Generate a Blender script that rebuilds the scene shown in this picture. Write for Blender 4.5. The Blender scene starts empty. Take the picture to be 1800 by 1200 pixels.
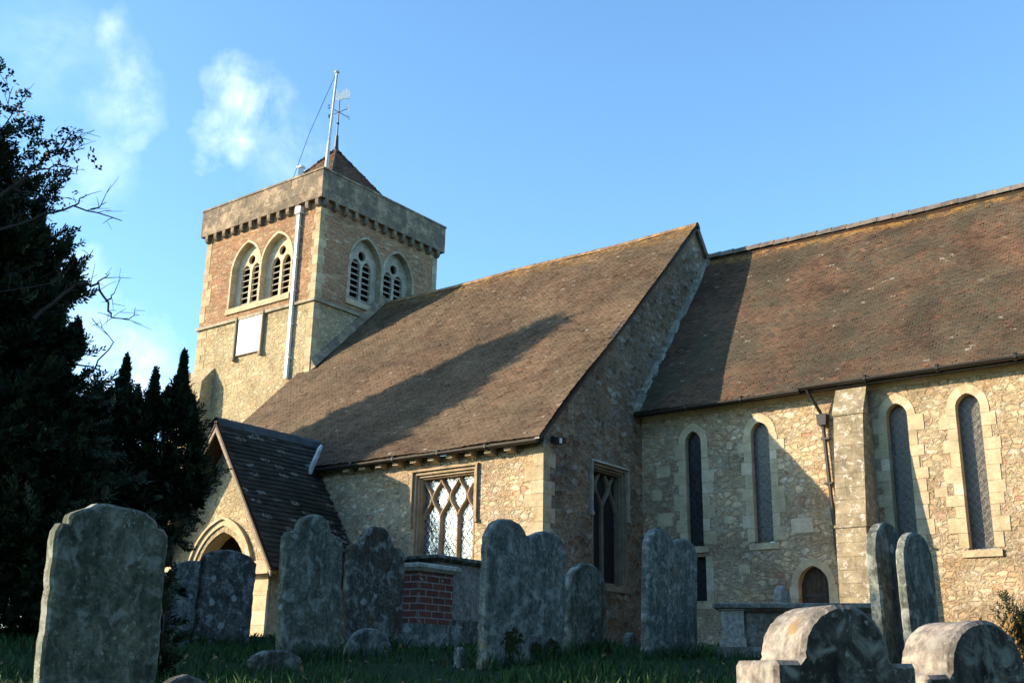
import bpy, bmesh, math, random
import numpy as np
from mathutils import Vector, Matrix
from mathutils.geometry import tessellate_polygon

random.seed(7)
RNG = np.random.default_rng(7)
scene = bpy.context.scene
COL = scene.collection

# ------------------------------------------------------------------ camera
F = Vector((-0.584350605427917, 0.7567647346352675, 0.2929872119196334))
R_ = Vector((0.7948147727514046, 0.6065701182747012, 0.01849780074355261))
U_ = Vector((0.16371880451603632, -0.24367976532455096, 0.955937406433712))
cam = bpy.data.cameras.new('camera'); camo = bpy.data.objects.new('camera', cam); COL.objects.link(camo)
camo.matrix_world = Matrix(((R_.x, U_.x, -F.x, 0), (R_.y, U_.y, -F.y, 0), (R_.z, U_.z, -F.z, 0), (0, 0, 0, 1)))
cam.sensor_width = 36; cam.lens = 1926.16 / 1800 * 36
cam.clip_start = 0.05; cam.clip_end = 4000
scene.camera = camo

# ------------------------------------------------------------------ light
SUN_DIR = Vector((-1.0, -0.80, 0.42)).normalized()          # towards the sun
SUN_EL = math.asin(SUN_DIR.z); SUN_AZ = math.atan2(SUN_DIR.x, SUN_DIR.y)   # from +Y, clockwise
sl = bpy.data.lights.new('sun', 'SUN'); sl.energy = 5.0; sl.angle = math.radians(0.5); sl.color = (1.0, 0.79, 0.55)
so = bpy.data.objects.new('sun', sl); COL.objects.link(so)
so.rotation_euler = SUN_DIR.to_track_quat('Z', 'Y').to_euler(); so.location = (-30, -24, 30)

W = bpy.data.worlds.new('World'); scene.world = W; W.use_nodes = True
nt = W.node_tree; nt.nodes.clear()
def N(t, typ, **k):
    n = t.nodes.new(typ)
    for a, b in k.items(): setattr(n, a, b)
    return n
def L(t, a, b): t.links.new(a, b)
def mth(t, op, a, b=None, c=None, clamp=False):
    n = N(t, 'ShaderNodeMath', operation=op); n.use_clamp = clamp
    for i, x in enumerate((a, b, c)):
        if x is None: continue
        if isinstance(x, (int, float)): n.inputs[i].default_value = x
        else: L(t, x, n.inputs[i])
    return n.outputs[0]
def mixc(t, fac, a, b, mode='MIX'):
    n = N(t, 'ShaderNodeMix', data_type='RGBA', blend_type=mode)
    for s, x in ((n.inputs[0], fac), (n.inputs[6], a), (n.inputs[7], b)):
        if isinstance(x, (int, float)): s.default_value = x
        elif isinstance(x, tuple): s.default_value = x if len(x) == 4 else (*x, 1)
        else: L(t, x, s)
    return n.outputs[2]
def rampn(t, fac, stops, interp='LINEAR'):
    n = N(t, 'ShaderNodeValToRGB'); cr = n.color_ramp; cr.interpolation = interp
    while len(cr.elements) < len(stops): cr.elements.new(0.5)
    for e, (p, c) in zip(cr.elements, stops):
        e.position = p
        e.color = (c, c, c, 1) if isinstance(c, (int, float)) else (*c, 1)
    L(t, fac, n.inputs[0]); return n.outputs[0]
def noise(t, vec, scale, detail=4, rough=0.55, dist=0.0, out=0):
    n = N(t, 'ShaderNodeTexNoise'); n.inputs['Scale'].default_value = scale
    n.inputs['Detail'].default_value = detail; n.inputs['Roughness'].default_value = rough
    n.inputs['Distortion'].default_value = dist
    if vec is not None: L(t, vec, n.inputs['Vector'])
    return n.outputs[out]

sky = N(nt, 'ShaderNodeTexSky', sky_type='NISHITA'); sky.sun_disc = False
sky.sun_elevation = SUN_EL; sky.sun_rotation = SUN_AZ; sky.air_density = 1.0; sky.dust_density = 0.6; sky.ozone_density = 1.6
geo = N(nt, 'ShaderNodeTexCoord'); gd = geo.outputs['Generated']
# thin wisps of high cloud, fixed in the sky by direction
CL = [((-0.7019, 0.5308, 0.475), .042, .52), ((-0.7194, 0.5294, 0.4496), .034, .45), ((-0.6952, 0.5671, 0.4418), .05, .25), ((-0.7536, 0.4425, 0.4861), .030, .26), ((-0.748, 0.4306, 0.505), .026, .25),
      ((-0.7695, 0.4527, 0.4505), .035, .28), ((-0.7994, 0.4436, 0.4051), .05, .18), ((-0.8219, 0.5137, 0.2462), .065, .55), ((-0.8252, 0.4709, 0.3119), .04, .3), ((-0.7798, 0.3934, 0.4869), .05, .14)]
wn = N(nt, 'ShaderNodeVectorMath', operation='SUBTRACT'); L(nt, noise(nt, gd, 14, 5, .6, 0, 1), wn.inputs[0]); wn.inputs[1].default_value = (.5, .5, .5)
ws = N(nt, 'ShaderNodeVectorMath', operation='SCALE'); L(nt, wn.outputs[0], ws.inputs[0]); ws.inputs['Scale'].default_value = .11
wa = N(nt, 'ShaderNodeVectorMath', operation='ADD'); L(nt, gd, wa.inputs[0]); L(nt, ws.outputs[0], wa.inputs[1])
ws.inputs['Scale'].default_value = .085
acc = None
nz = noise(nt, gd, 11, 8, 0.62, 0.6); nz2 = noise(nt, gd, 34, 6, 0.6, 0.4)
for i, (c, rad, amt) in enumerate(CL):
    d = N(nt, 'ShaderNodeVectorMath', operation='DISTANCE'); L(nt, wa.outputs[0], d.inputs[0]); d.inputs[1].default_value = Vector(c).normalized()
    f_ = mth(nt, 'SUBTRACT', 1.0, mth(nt, 'DIVIDE', d.outputs['Value'], rad), clamp=True)
    f_ = mth(nt, 'MULTIPLY', f_, amt)
    acc = f_ if acc is None else mth(nt, 'MAXIMUM', acc, f_)
cl = mth(nt, 'MULTIPLY', acc, rampn(nt, mth(nt, 'ADD', mth(nt, 'MULTIPLY', nz, .7), mth(nt, 'MULTIPLY', nz2, .3)), [(0.36, 0.0), (0.66, 1)]))
cl = mth(nt, 'MULTIPLY', cl, 1.25, clamp=True)
tint = mixc(nt, 1.0, sky.outputs[0], (1.02, 1.38, 1.60), 'MULTIPLY')
skyc = mixc(nt, cl, tint, (10.5, 11.0, 11.2))
bg = N(nt, 'ShaderNodeBackground'); L(nt, skyc, bg.inputs[0]); bg.inputs[1].default_value = 0.12
wo = N(nt, 'ShaderNodeOutputWorld'); L(nt, bg.outputs[0], wo.inputs[0])

scene.view_settings.view_transform = 'Standard'; scene.view_settings.look = 'None'
scene.view_settings.exposure = 1.08; scene.view_settings.gamma = 1.0
scene.cycles.use_denoising = True; scene.cycles.max_bounces = 5; scene.cycles.diffuse_bounces = 3

# ------------------------------------------------------------------ helpers
def rgb(*c): return tuple(c)
class MB:
    """collects faces; every face carries metric uv and a random tint"""
    def __init__(s): s.v = []; s.f = []; s.t = []; s.mi = []; s.uv = []; s.smooth = []
    def face(s, pts, tint=None, uv=None, mi=0, smooth=False):
        b = len(s.v); s.v += [tuple(p) for p in pts]; s.f.append(tuple(range(b, b + len(pts))))
        if tint is None: tint = (random.random(), random.random(), 0)
        s.t.append(tint); s.mi.append(mi); s.uv.append(uv); s.smooth.append(smooth)
    def box(s, lo, hi, tint=None, M=None, mi=0):
        if tint is None: tint = (random.random(), random.random(), 0)
        x0, y0, z0 = lo; x1, y1, z1 = hi
        P = [Vector(p) for p in ((x0,y0,z0),(x1,y0,z0),(x1,y1,z0),(x0,y1,z0),(x0,y0,z1),(x1,y0,z1),(x1,y1,z1),(x0,y1,z1))]
        if M is not None: P = [M @ p for p in P]
        for q in ((0,3,2,1),(4,5,6,7),(0,1,5,4),(1,2,6,5),(2,3,7,6),(3,0,4,7)): s.face([P[i] for i in q], tint, mi=mi)
    def hexa(s, a, b, tint=None, mi=0):
        """a, b: two matching quads (front and back)"""
        if tint is None: tint = (random.random(), random.random(), 0)
        n = len(a)
        s.face(a, tint, mi=mi); s.face(b[::-1], tint, mi=mi)
        for i in range(n): s.face([a[i], b[i], b[(i+1) % n], a[(i+1) % n]], tint, mi=mi)
    def tube(s, pts, r, n=8, tint=None, cap=True, smooth=True):
        pts = [Vector(p) for p in pts]; rs = r if isinstance(r, (list, tuple)) else [r] * len(pts)
        if tint is None: tint = (random.random(), random.random(), 0)
        rings = []; up = None
        for i, p in enumerate(pts):
            t = (pts[min(i+1, len(pts)-1)] - pts[max(i-1, 0)]).normalized()
            if up is None:
                up = t.orthogonal().normalized()
            a = (up - t * up.dot(t)).normalized(); up = a; b = t.cross(a)
            rings.append([p + (a * math.cos(k * 2 * math.pi / n + math.pi / n) + b * math.sin(k * 2 * math.pi / n + math.pi / n)) * rs[i] for k in range(n)])
        for i in range(len(rings) - 1):
            for k in range(n):
                s.face([rings[i][k], rings[i][(k+1) % n], rings[i+1][(k+1) % n], rings[i+1][k]], tint, smooth=smooth)
        if cap: s.face(rings[0][::-1], tint); s.face(rings[-1], tint)
    def build(s, name, mat, parent=None, weld=False):
        me = bpy.data.meshes.new(name); me.from_pydata(s.v, [], s.f)
        uvl = me.uv_layers.new(name='UVMap'); col = me.color_attributes.new('tint', 'FLOAT_COLOR', 'CORNER')
        nl = len(me.loops); U = np.zeros((nl, 2), np.float32); T = np.ones((nl, 4), np.float32)
        V = np.array(s.v, np.float64) if s.v else np.zeros((0, 3)); li = 0
        for k, f in enumerate(s.f):
            n = len(f); P = V[list(f)]
            if s.uv[k] is not None: U[li:li+n] = s.uv[k]
            else:
                nr = np.zeros(3)
                for i in range(n): nr += np.cross(P[i], P[(i+1) % n])
                ln = np.linalg.norm(nr[:2]); tot = np.linalg.norm(nr) + 1e-12
                if ln / tot > 0.35:
                    h = np.array([-nr[1], nr[0]]) / ln
                    if abs(h[0]) > .999: h = np.array([1., 0.])
                    if abs(h[1]) > .999: h = np.array([0., 1.])
                    U[li:li+n, 0] = P[:, :2] @ h; U[li:li+n, 1] = P[:, 2] * (1 / max(ln / tot, .5))
                else: U[li:li+n] = P[:, :2]
            T[li:li+n, :3] = s.t[k][:3]; li += n
        me.uv_layers['UVMap'].data.foreach_set('uv', U.ravel()); col = me.color_attributes['tint']; col.data.foreach_set('color', T.ravel())
        me.polygons.foreach_set('material_index', s.mi); me.polygons.foreach_set('use_smooth', s.smooth)
        for m in (mat if isinstance(mat, list) else [mat]): me.materials.append(m)
        if weld:
            bm = bmesh.new(); bm.from_mesh(me); bmesh.ops.remove_doubles(bm, verts=bm.verts, dist=1e-4)
            bmesh.ops.recalc_face_normals(bm, faces=bm.faces); bm.to_mesh(me); bm.free()
        me.update(); o = bpy.data.objects.new(name, me); COL.objects.link(o)
        if parent is not None: o.parent = parent; o.matrix_parent_inverse = parent.matrix_world.inverted() if False else Matrix.Translation(parent.location).inverted()
        return o
def npmesh(name, V, Q, mat, parent=None, T=None, smooth=False, off=None):
    """fast quad mesh from arrays; T per-face rgb tint"""
    me = bpy.data.meshes.new(name); V = np.asarray(V, np.float32); Q = np.asarray(Q, np.int32)
    k = Q.shape[1]
    me.vertices.add(len(V)); me.vertices.foreach_set('co', V.ravel())
    me.loops.add(Q.size); me.loops.foreach_set('vertex_index', Q.ravel())
    me.polygons.add(len(Q)); me.polygons.foreach_set('loop_start', np.arange(0, Q.size, k, dtype=np.int32))
    me.polygons.foreach_set('loop_total', np.full(len(Q), k, np.int32))
    if T is not None:
        col = me.color_attributes.new('tint', 'FLOAT_COLOR', 'CORNER')
        A = np.ones((len(Q), k, 4), np.float32); A[:, :, :3] = np.asarray(T)[:, None, :]; col.data.foreach_set('color', A.ravel())
    me.materials.append(mat); me.update(calc_edges=True); me.validate()
    if smooth: me.polygons.foreach_set('use_smooth', np.ones(len(Q), bool))
    o = bpy.data.objects.new(name, me); COL.objects.link(o)
    if parent is not None: o.parent = parent; o.matrix_parent_inverse = Matrix.Translation(parent.location).inverted()
    return o
def tag(o, label=None, cat=None, group=None, kind=None):
    if label: o['label'] = label
    if cat: o['category'] = cat
    if group: o['group'] = group
    if kind: o['kind'] = kind
    return o
def thing(name, label, cat, loc=(0, 0, 0), group=None):
    o = bpy.data.objects.new(name, None); COL.objects.link(o); o.location = loc; o.empty_display_size = .3
    return tag(o, label, cat, group)

# ------------------------------------------------------------------ materials
def newmat(name):
    m = bpy.data.materials.new(name); m.use_nodes = True; t = m.node_tree
    b = t.nodes['Principled BSDF']; b.inputs['Specular IOR Level'].default_value = .25
    return m, t, b
def bumpn(t, b, h, strength=.5, dist=.02):
    n = N(t, 'ShaderNodeBump'); n.inputs['Strength'].default_value = strength; n.inputs['Distance'].default_value = dist
    L(t, h, n.inputs['Height']); L(t, n.outputs[0], b.inputs['Normal'])
def uvn(t, sx=1, sy=1, warp=0., wscale=3.):
    uv = N(t, 'ShaderNodeUVMap'); uv.uv_map = 'UVMap'; src = uv.outputs[0]
    if warp:
        nc = noise(t, src, wscale, 3, .5, 0, 1)
        s = N(t, 'ShaderNodeVectorMath', operation='SUBTRACT'); L(t, nc, s.inputs[0]); s.inputs[1].default_value = (.5, .5, .5)
        sc = N(t, 'ShaderNodeVectorMath', operation='SCALE'); L(t, s.outputs[0], sc.inputs[0]); sc.inputs['Scale'].default_value = warp
        ad = N(t, 'ShaderNodeVectorMath', operation='ADD'); L(t, src, ad.inputs[0]); L(t, sc.outputs[0], ad.inputs[1]); src2 = ad.outputs[0]
    else: src2 = src
    m = N(t, 'ShaderNodeMapping'); m.inputs['Scale'].default_value = (sx, sy, 1); L(t, src2, m.inputs[0])
    return src, m.outputs[0]
def attr(t, name='tint'):
    a = N(t, 'ShaderNodeAttribute', attribute_name=name); s = N(t, 'ShaderNodeSeparateColor'); L(t, a.outputs['Color'], s.inputs[0])
    return s.outputs[0], s.outputs[1], s.outputs[2]
def objc(t): return N(t, 'ShaderNodeTexCoord').outputs['Object']
def geop(t): return N(t, 'ShaderNodeNewGeometry').outputs['Position']

def rubble(name, stops, mortar, sx=4.7, sy=7.8, bstr=.85, dirt=.35, pits=True, rnd=.9):
    m, t, b = newmat(name)
    src, uv = uvn(t, sx, sy, .09, 5.5)
    v1 = N(t, 'ShaderNodeTexVoronoi', feature='F1'); L(t, uv, v1.inputs['Vector']); v1.inputs['Scale'].default_value = 1; v1.inputs['Randomness'].default_value = rnd
    ve = N(t, 'ShaderNodeTexVoronoi', feature='DISTANCE_TO_EDGE'); L(t, uv, ve.inputs['Vector']); ve.inputs['Scale'].default_value = 1; ve.inputs['Randomness'].default_value = rnd
    m2 = N(t, 'ShaderNodeMapping'); m2.inputs['Scale'].default_value = (1.9, 1.6, 1); m2.inputs['Location'].default_value = (7.3, 3.1, 0); L(t, uv, m2.inputs[0])
    v2 = N(t, 'ShaderNodeTexVoronoi', feature='F1'); L(t, m2.outputs[0], v2.inputs['Vector']); v2.inputs['Scale'].default_value = 1
    ve2 = N(t, 'ShaderNodeTexVoronoi', feature='DISTANCE_TO_EDGE'); L(t, m2.outputs[0], ve2.inputs['Vector']); ve2.inputs['Scale'].default_value = 1
    s1 = N(t, 'ShaderNodeSeparateColor'); L(t, v1.outputs['Color'], s1.inputs[0]); sub = mth(t, 'GREATER_THAN', s1.outputs[2], .48)
    cc = mixc(t, sub, v1.outputs['Color'], v2.outputs['Color'])
    sc = N(t, 'ShaderNodeSeparateColor'); L(t, cc, sc.inputs[0])
    edm = N(t, 'ShaderNodeMix', data_type='FLOAT'); L(t, sub, edm.inputs[0]); L(t, ve.outputs['Distance'], edm.inputs[2]); L(t, mth(t, 'MINIMUM', ve.outputs['Distance'], mth(t, 'MULTIPLY', ve2.outputs['Distance'], .7)), edm.inputs[3]); edist = edm.outputs[0]
    nA = noise(t, src, 9, 6, .65); nB = noise(t, src, 45, 5, .65); nC = noise(t, src, .8, 4, .6)
    c = rampn(t, sc.outputs[0], stops)
    c = mixc(t, .85, c, mixc(t, 1, rampn(t, nA, [(.3, .45), (.7, 1.45)]), rampn(t, nB, [(.3, .50), (.7, 1.35)]), 'MULTIPLY'), 'MULTIPLY')
    en = mth(t, 'ADD', edist, mth(t, 'MULTIPLY', mth(t, 'SUBTRACT', nB, .5), .24))
    mo = rampn(t, en, [(.02, 1), (.10, 0)])
    mcol = mixc(t, rampn(t, nC, [(.35, 0), (.65, 1)]), mortar, tuple(x * .78 for x in mortar))
    c = mixc(t, mth(t, 'MULTIPLY', mo, .6), c, mcol)
    if pits:
        pt = rampn(t, noise(t, src, 21, 4, .55), [(.60, 0), (.66, 1)]); pt = mth(t, 'MULTIPLY', pt, rampn(t, en, [(.10, 1), (.26, 0)]))
        pt = mth(t, 'MULTIPLY', pt, .75); c = mixc(t, pt, c, (.05, .04, .03))
    warmp = mth(t, 'MULTIPLY', rampn(t, noise(t, src, 1.7, 5, .65), [(.5, 0), (.66, 1)]), .45); c = mixc(t, warmp, c, mixc(t, 1, c, (1.12, .88, .66), 'MULTIPLY'))
    big = rampn(t, nC, [(.36, 1 - dirt), (.62, 1.12)]); c = mixc(t, 1, c, big, 'MULTIPLY')
    L(t, c, b.inputs['Base Color']); b.inputs['Roughness'].default_value = .93
    h = mth(t, 'ADD', rampn(t, en, [(.02, 0), (.14, 1)]), mth(t, 'ADD', mth(t, 'MULTIPLY', nA, .9), mth(t, 'ADD', mth(t, 'MULTIPLY', nB, .5), mth(t, 'MULTIPLY', sc.outputs[1], .8))))
    bumpn(t, b, h, bstr, .03)
    return m
def ashlar(name, stops, dark=.5, bs=.35, lich=None, spec=.2):
    m, t, b = newmat(name); r, g, _ = attr(t)
    p = geop(t); nA = noise(t, p, 3.0, 6, .65); nB = noise(t, p, 28, 5, .6)
    c = rampn(t, r, stops)
    c = mixc(t, 1, c, mixc(t, 1, rampn(t, nA, [(.3, dark), (.62, 1.1)]), rampn(t, nB, [(.3, .78), (.7, 1.18)]), 'MULTIPLY'), 'MULTIPLY')
    if lich:
        lf = rampn(t, noise(t, p, lich[1], 5, .7, .3), [(lich[2], 0), (lich[2] + .05, 1)])
        c = mixc(t, mth(t, 'MULTIPLY', lf, lich[3]), c, lich[0])
    L(t, c, b.inputs['Base Color']); b.inputs['Roughness'].default_value = .9
    bumpn(t, b, mth(t, 'ADD', nB, mth(t, 'MULTIPLY', nA, 1.5)), bs, .02)
    return m
def tiles(name, stops, moss, mossamt, lich_ridge, redamt=0., lch=.984):
    m, t, b = newmat(name); r, g, bl = attr(t); p = geop(t)
    c = rampn(t, r, stops)
    nA = noise(t, p, .55, 5, .6, .3); nB = noise(t, p, 22, 5, .7); nC = noise(t, p, 4, 5, .65)
    if redamt: c = mixc(t, mth(t, 'MULTIPLY', rampn(t, noise(t, p, .7, 5, .65), [(.42, 0), (.60, 1)]), redamt * .9), c, (.155, .072, .042))
    mf = mth(t, 'MULTIPLY', rampn(t, mth(t, 'ADD', mth(t, 'MULTIPLY', nA, .7), mth(t, 'MULTIPLY', nC, .3)), [(.44, 0), (.58, 1)]), mossamt)
    c = mixc(t, mf, c, moss)
    c = mixc(t, 1, c, rampn(t, noise(t, p, .45, 5, .65, .6), [(.36, .62), (.6, 1.15)]), 'MULTIPLY')
    c = mixc(t, 1, c, mixc(t, 1, rampn(t, nB, [(.3, .75), (.7, 1.25)]), rampn(t, nC, [(.3, .78), (.7, 1.18)]), 'MULTIPLY'), 'MULTIPLY')
    # pale crusts of lichen on a few tiles
    sp = mth(t, 'MULTIPLY', rampn(t, g, [(lch, 0), (lch + .01, 1)]), rampn(t, noise(t, p, 14, 3, .6), [(.48, 0), (.56, 1)])); c = mixc(t, mth(t, 'MULTIPLY', sp, .8), c, (.30, .28, .24))
    lr = mth(t, 'MULTIPLY', rampn(t, bl, [(.91, 0), (1., 1)]), rampn(t, noise(t, p, 3.2, 6, .75), [(.44, 0), (.56, 1)]))
    c = mixc(t, mth(t, 'MULTIPLY', lr, lich_ridge), c, (.50, .27, .05))
    L(t, c, b.inputs['Base Color']); b.inputs['Roughness'].default_value = .85
    bumpn(t, b, nB, .45, .01)
    return m
def plain(name, col, rough=.6, metal=0., bs=.1, var=.25, scale=12, spec=.3):
    m, t, b = newmat(name); p = geop(t); n1 = noise(t, p, scale, 5, .6)
    c = mixc(t, 1, col, rampn(t, n1, [(.3, 1 - var), (.7, 1 + var)]), 'MULTIPLY')
    L(t, c, b.inputs['Base Color']); b.inputs['Roughness'].default_value = rough; b.inputs['Metallic'].default_value = metal
    b.inputs['Specular IOR Level'].default_value = spec
    if bs: bumpn(t, b, n1, bs, .01)
    return m
def headstone_mat(name, base, tone2, white=.5, orange=.3, streak=.5, bright=1.):
    m, t, b = newmat(name); o = objc(t)
    oi = N(t, 'ShaderNodeObjectInfo').outputs['Random']
    ad = N(t, 'ShaderNodeVectorMath', operation='ADD'); L(t, o, ad.inputs[0])
    cx = N(t, 'ShaderNodeCombineXYZ'); L(t, mth(t, 'MULTIPLY', oi, 40), cx.inputs[0]); L(t, mth(t, 'MULTIPLY', oi, 17), cx.inputs[1]); L(t, cx.outputs[0], ad.inputs[1])
    p = ad.outputs[0]
    mp = N(t, 'ShaderNodeMapping'); mp.inputs['Scale'].default_value = (1, 1, .22); L(t, p, mp.inputs[0])
    nA = noise(t, p, 3.2, 7, .68, .4); nB = noise(t, p, 24, 6, .7); nS = noise(t, mp.outputs[0], 13, 5, .65); nW = noise(t, p, 9, 6, .62, .5)
    c = mixc(t, rampn(t, nA, [(.40, 0), (.58, 1)]), base, tone2)
    c = mixc(t, 1, c, rampn(t, nB, [(.3, .40), (.7, 1.6)]), 'MULTIPLY')
    c = mixc(t, mth(t, 'MULTIPLY', rampn(t, nS, [(.42, 0), (.64, 1)]), streak), c, tuple(x * .28 for x in base))
    v = N(t, 'ShaderNodeTexVoronoi', feature='F1'); v.inputs['Scale'].default_value = 5.5; L(t, p, v.inputs['Vector'])
    sv = N(t, 'ShaderNodeSeparateColor'); L(t, v.outputs['Color'], sv.inputs[0])
    rad = mth(t, 'MULTIPLY', rampn(t, sv.outputs[0], [(.80, 0), (1, .26)]), 1.)
    spot = rampn(t, mth(t, 'SUBTRACT', mth(t, 'ADD', v.outputs['Distance'], mth(t, 'MULTIPLY', mth(t, 'SUBTRACT', nB, .5), .5)), rad), [(0, 1), (.03, 0)])
    fine = rampn(t, nW, [(.52, 0), (.64, 1)])
    crumb = mth(t, 'MULTIPLY', rampn(t, noise(t, p, 38, 3, .6), [(.60, 0), (.66, 1)]), rampn(t, nA, [(.42, 0), (.55, 1)]))
    c = mixc(t, mth(t, 'MULTIPLY', mth(t, 'MAXIMUM', mth(t, 'MAXIMUM', spot, crumb), mth(t, 'MULTIPLY', fine, .7)), white), c, (.40, .43, .39))
    og = rampn(t, noise(t, p, 4.3, 6, .7, .2), [(.63, 0), (.68, 1)]); c = mixc(t, mth(t, 'MULTIPLY', og, orange), c, (.26, .15, .035))
    if bright != 1: c = mixc(t, 1, c, (bright,) * 3, 'MULTIPLY')
    L(t, c, b.inputs['Base Color']); b.inputs['Roughness'].default_value = .95
    bumpn(t, b, mth(t, 'ADD', nB, mth(t, 'MULTIPLY', nA, 1.2)), .55, .018)
    return m

M = {}
WARM = [(0, (.48, .34, .21)), (.2, (.62, .46, .28)), (.4, (.60, .46, .29)), (.55, (.70, .56, .37)), (.68, (.56, .38, .22)), (.8, (.68, .55, .38)), (.93, (.60, .51, .39)), (1, (.42, .24, .14))]
M['rubble'] = rubble('bargate rubble', WARM, (.50, .41, .26))
GREY = [(0, (.14, .088, .052)), (.2, (.27, .175, .095)), (.45, (.34, .27, .19)), (.62, (.21, .115, .058)), (.8, (.40, .36, .29)), (1, (.15, .088, .048))]  # brown-grey gable stone, colour lowered to deepen the wall's shade
M['rubble_east'] = rubble('gable rubble darkened for shade', GREY, (.34, .28, .19), 4.2, 7.2)
M['rubble_tower'] = rubble('tower rubble', [(0, (.42, .33, .19)), (.3, (.56, .45, .26)), (.6, (.50, .41, .25)), (.85, (.60, .50, .32)), (1, (.36, .27, .17))], (.50, .42, .26), 5.5, 7.5, .75, .25)
M['ironstone'] = rubble('ironstone', [(0, (.26, .135, .075)), (.3, (.38, .215, .12)), (.55, (.33, .18, .10)), (.8, (.44, .28, .16)), (1, (.50, .38, .24))], (.40, .27, .165), 3.0, 11.0, .6, .2)
M['parapet'] = ashlar('parapet stone', [(0, (.28, .215, .145)), (1, (.37, .285, .19))], .38, .6, ((.10, .086, .066), 1.6, .47, .65))
DR = [(0, (.45, .36, .22)), (.35, (.54, .44, .28)), (.8, (.50, .40, .25)), (1, (.62, .53, .38))]
M['dressed'] = ashlar('dressed stone', DR, .72)
M['quoin'] = ashlar('quoin stone', [(0, (.38, .28, .16)), (.5, (.46, .36, .215)), (1, (.52, .43, .28))], .6)
M['dressed_grey'] = ashlar('weathered and shaded dressed stone', [(0, (.27, .235, .16)), (.5, (.36, .315, .22)), (1, (.43, .38, .28))], .55)
M['buttress'] = ashlar('buttress ashlar', [(0, (.27, .225, .145)), (.5, (.32, .265, .165)), (1, (.36, .30, .20))], .5, .6, ((.56, .53, .45), 7.5, .56, .75))
AT = [(0, (.078, .052, .034)), (.25, (.104, .067, .043)), (.6, (.120, .076, .047)), (.9, (.113, .078, .050)), (.98, (.135, .082, .050)), (1, (.18, .09, .052))]
M['tile_aisle'] = tiles('aisle tiles', AT, (.105, .083, .053), .6, .45, .04)
M['tile_chancel'] = tiles('chancel tiles', [(0, (.055, .038, .028)), (.3, (.092, .060, .041)), (.6, (.112, .071, .046)), (.85, (.102, .072, .048)), (.97, (.14, .075, .045)), (1, (.20, .09, .05))], (.062, .056, .038), .85, .8, .32)
M['tile_tower'] = tiles('tower tiles', [(0, (.09, .045, .030)), (.5, (.15, .075, .046)), (1, (.20, .10, .06))], (.07, .07, .045), .6, 0, 0)
M['stone_slab'] = tiles('porch stone slabs', [(0, (.035, .032, .03)), (.5, (.06, .052, .044)), (1, (.09, .075, .06))], (.03, .032, .02), .7, .1, 0, .90)
M['ridge'] = ashlar('ridge tiles', [(0, (.10, .09, .08)), (.5, (.15, .13, .11)), (1, (.20, .175, .15))], .5, .4, ((.40, .22, .05), 4, .58, .6))
M['ridge_dark'] = ashlar('slab ridge', [(0, (.05, .05, .05)), (1, (.09, .09, .085))], .6, .4)
M['ridge_aisle'] = ashlar('aisle ridge tiles', [(0, (.20, .13, .08)), (1, (.28, .18, .10))], .6, .4, ((.42, .24, .07), 3, .52, .6))
M['fillet'] = ashlar('mortar fillet', [(0, (.26, .26, .22)), (1, (.42, .42, .37))], .5, .5, ((.18, .17, .06), 2.5, .55, .7))
M['iron'] = plain('painted cast iron', (.018, .015, .013), .45, 0, .1, .4, 12, .5)
M['white'] = plain('white painted metal', (.62, .63, .62), .5, 0, .05, .08)
M['plaque'] = plain('white painted board', (.86, .85, .82), .6, 0, .05, .05, 5)
M['lead'] = plain('lead sheet', (.46, .48, .52), .5, .0, .3, .2, 8)
M['gilt_glint'] = plain('gilded copper whitened for sun glint', (.98, .95, .88), .5, .0, .05, .1)  # gilding whitened so the colour carries the sun's reflection
M['oak'] = plain('dark oak', (.055, .038, .024), .8, 0, .4, .5, 18)
M['grey_oak'] = plain('silvery oak', (.26, .21, .15), .85, 0, .4, .35, 14)
M['louvre'] = plain('louvre board', (.33, .28, .22), .8, 0, .3, .25)
M['void'] = plain('dark interior', (.012, .011, .010), .95, 0, 0, .2)
M['tracery'] = ashlar('tracery stone', [(0, (.52, .42, .28)), (1, (.62, .52, .36))], .75)
M['tracery_brown'] = ashlar('worn brown tracery stone', [(0, (.33, .25, .16)), (1, (.42, .32, .20))], .6)
M['tracery_dark'] = ashlar('dark worn tracery stone', [(0, (.20, .155, .10)), (1, (.27, .21, .14))], .6)
M['tracery_grey'] = ashlar('grey tracery stone', [(0, (.33, .30, .24)), (1, (.43, .39, .31))], .6)

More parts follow.
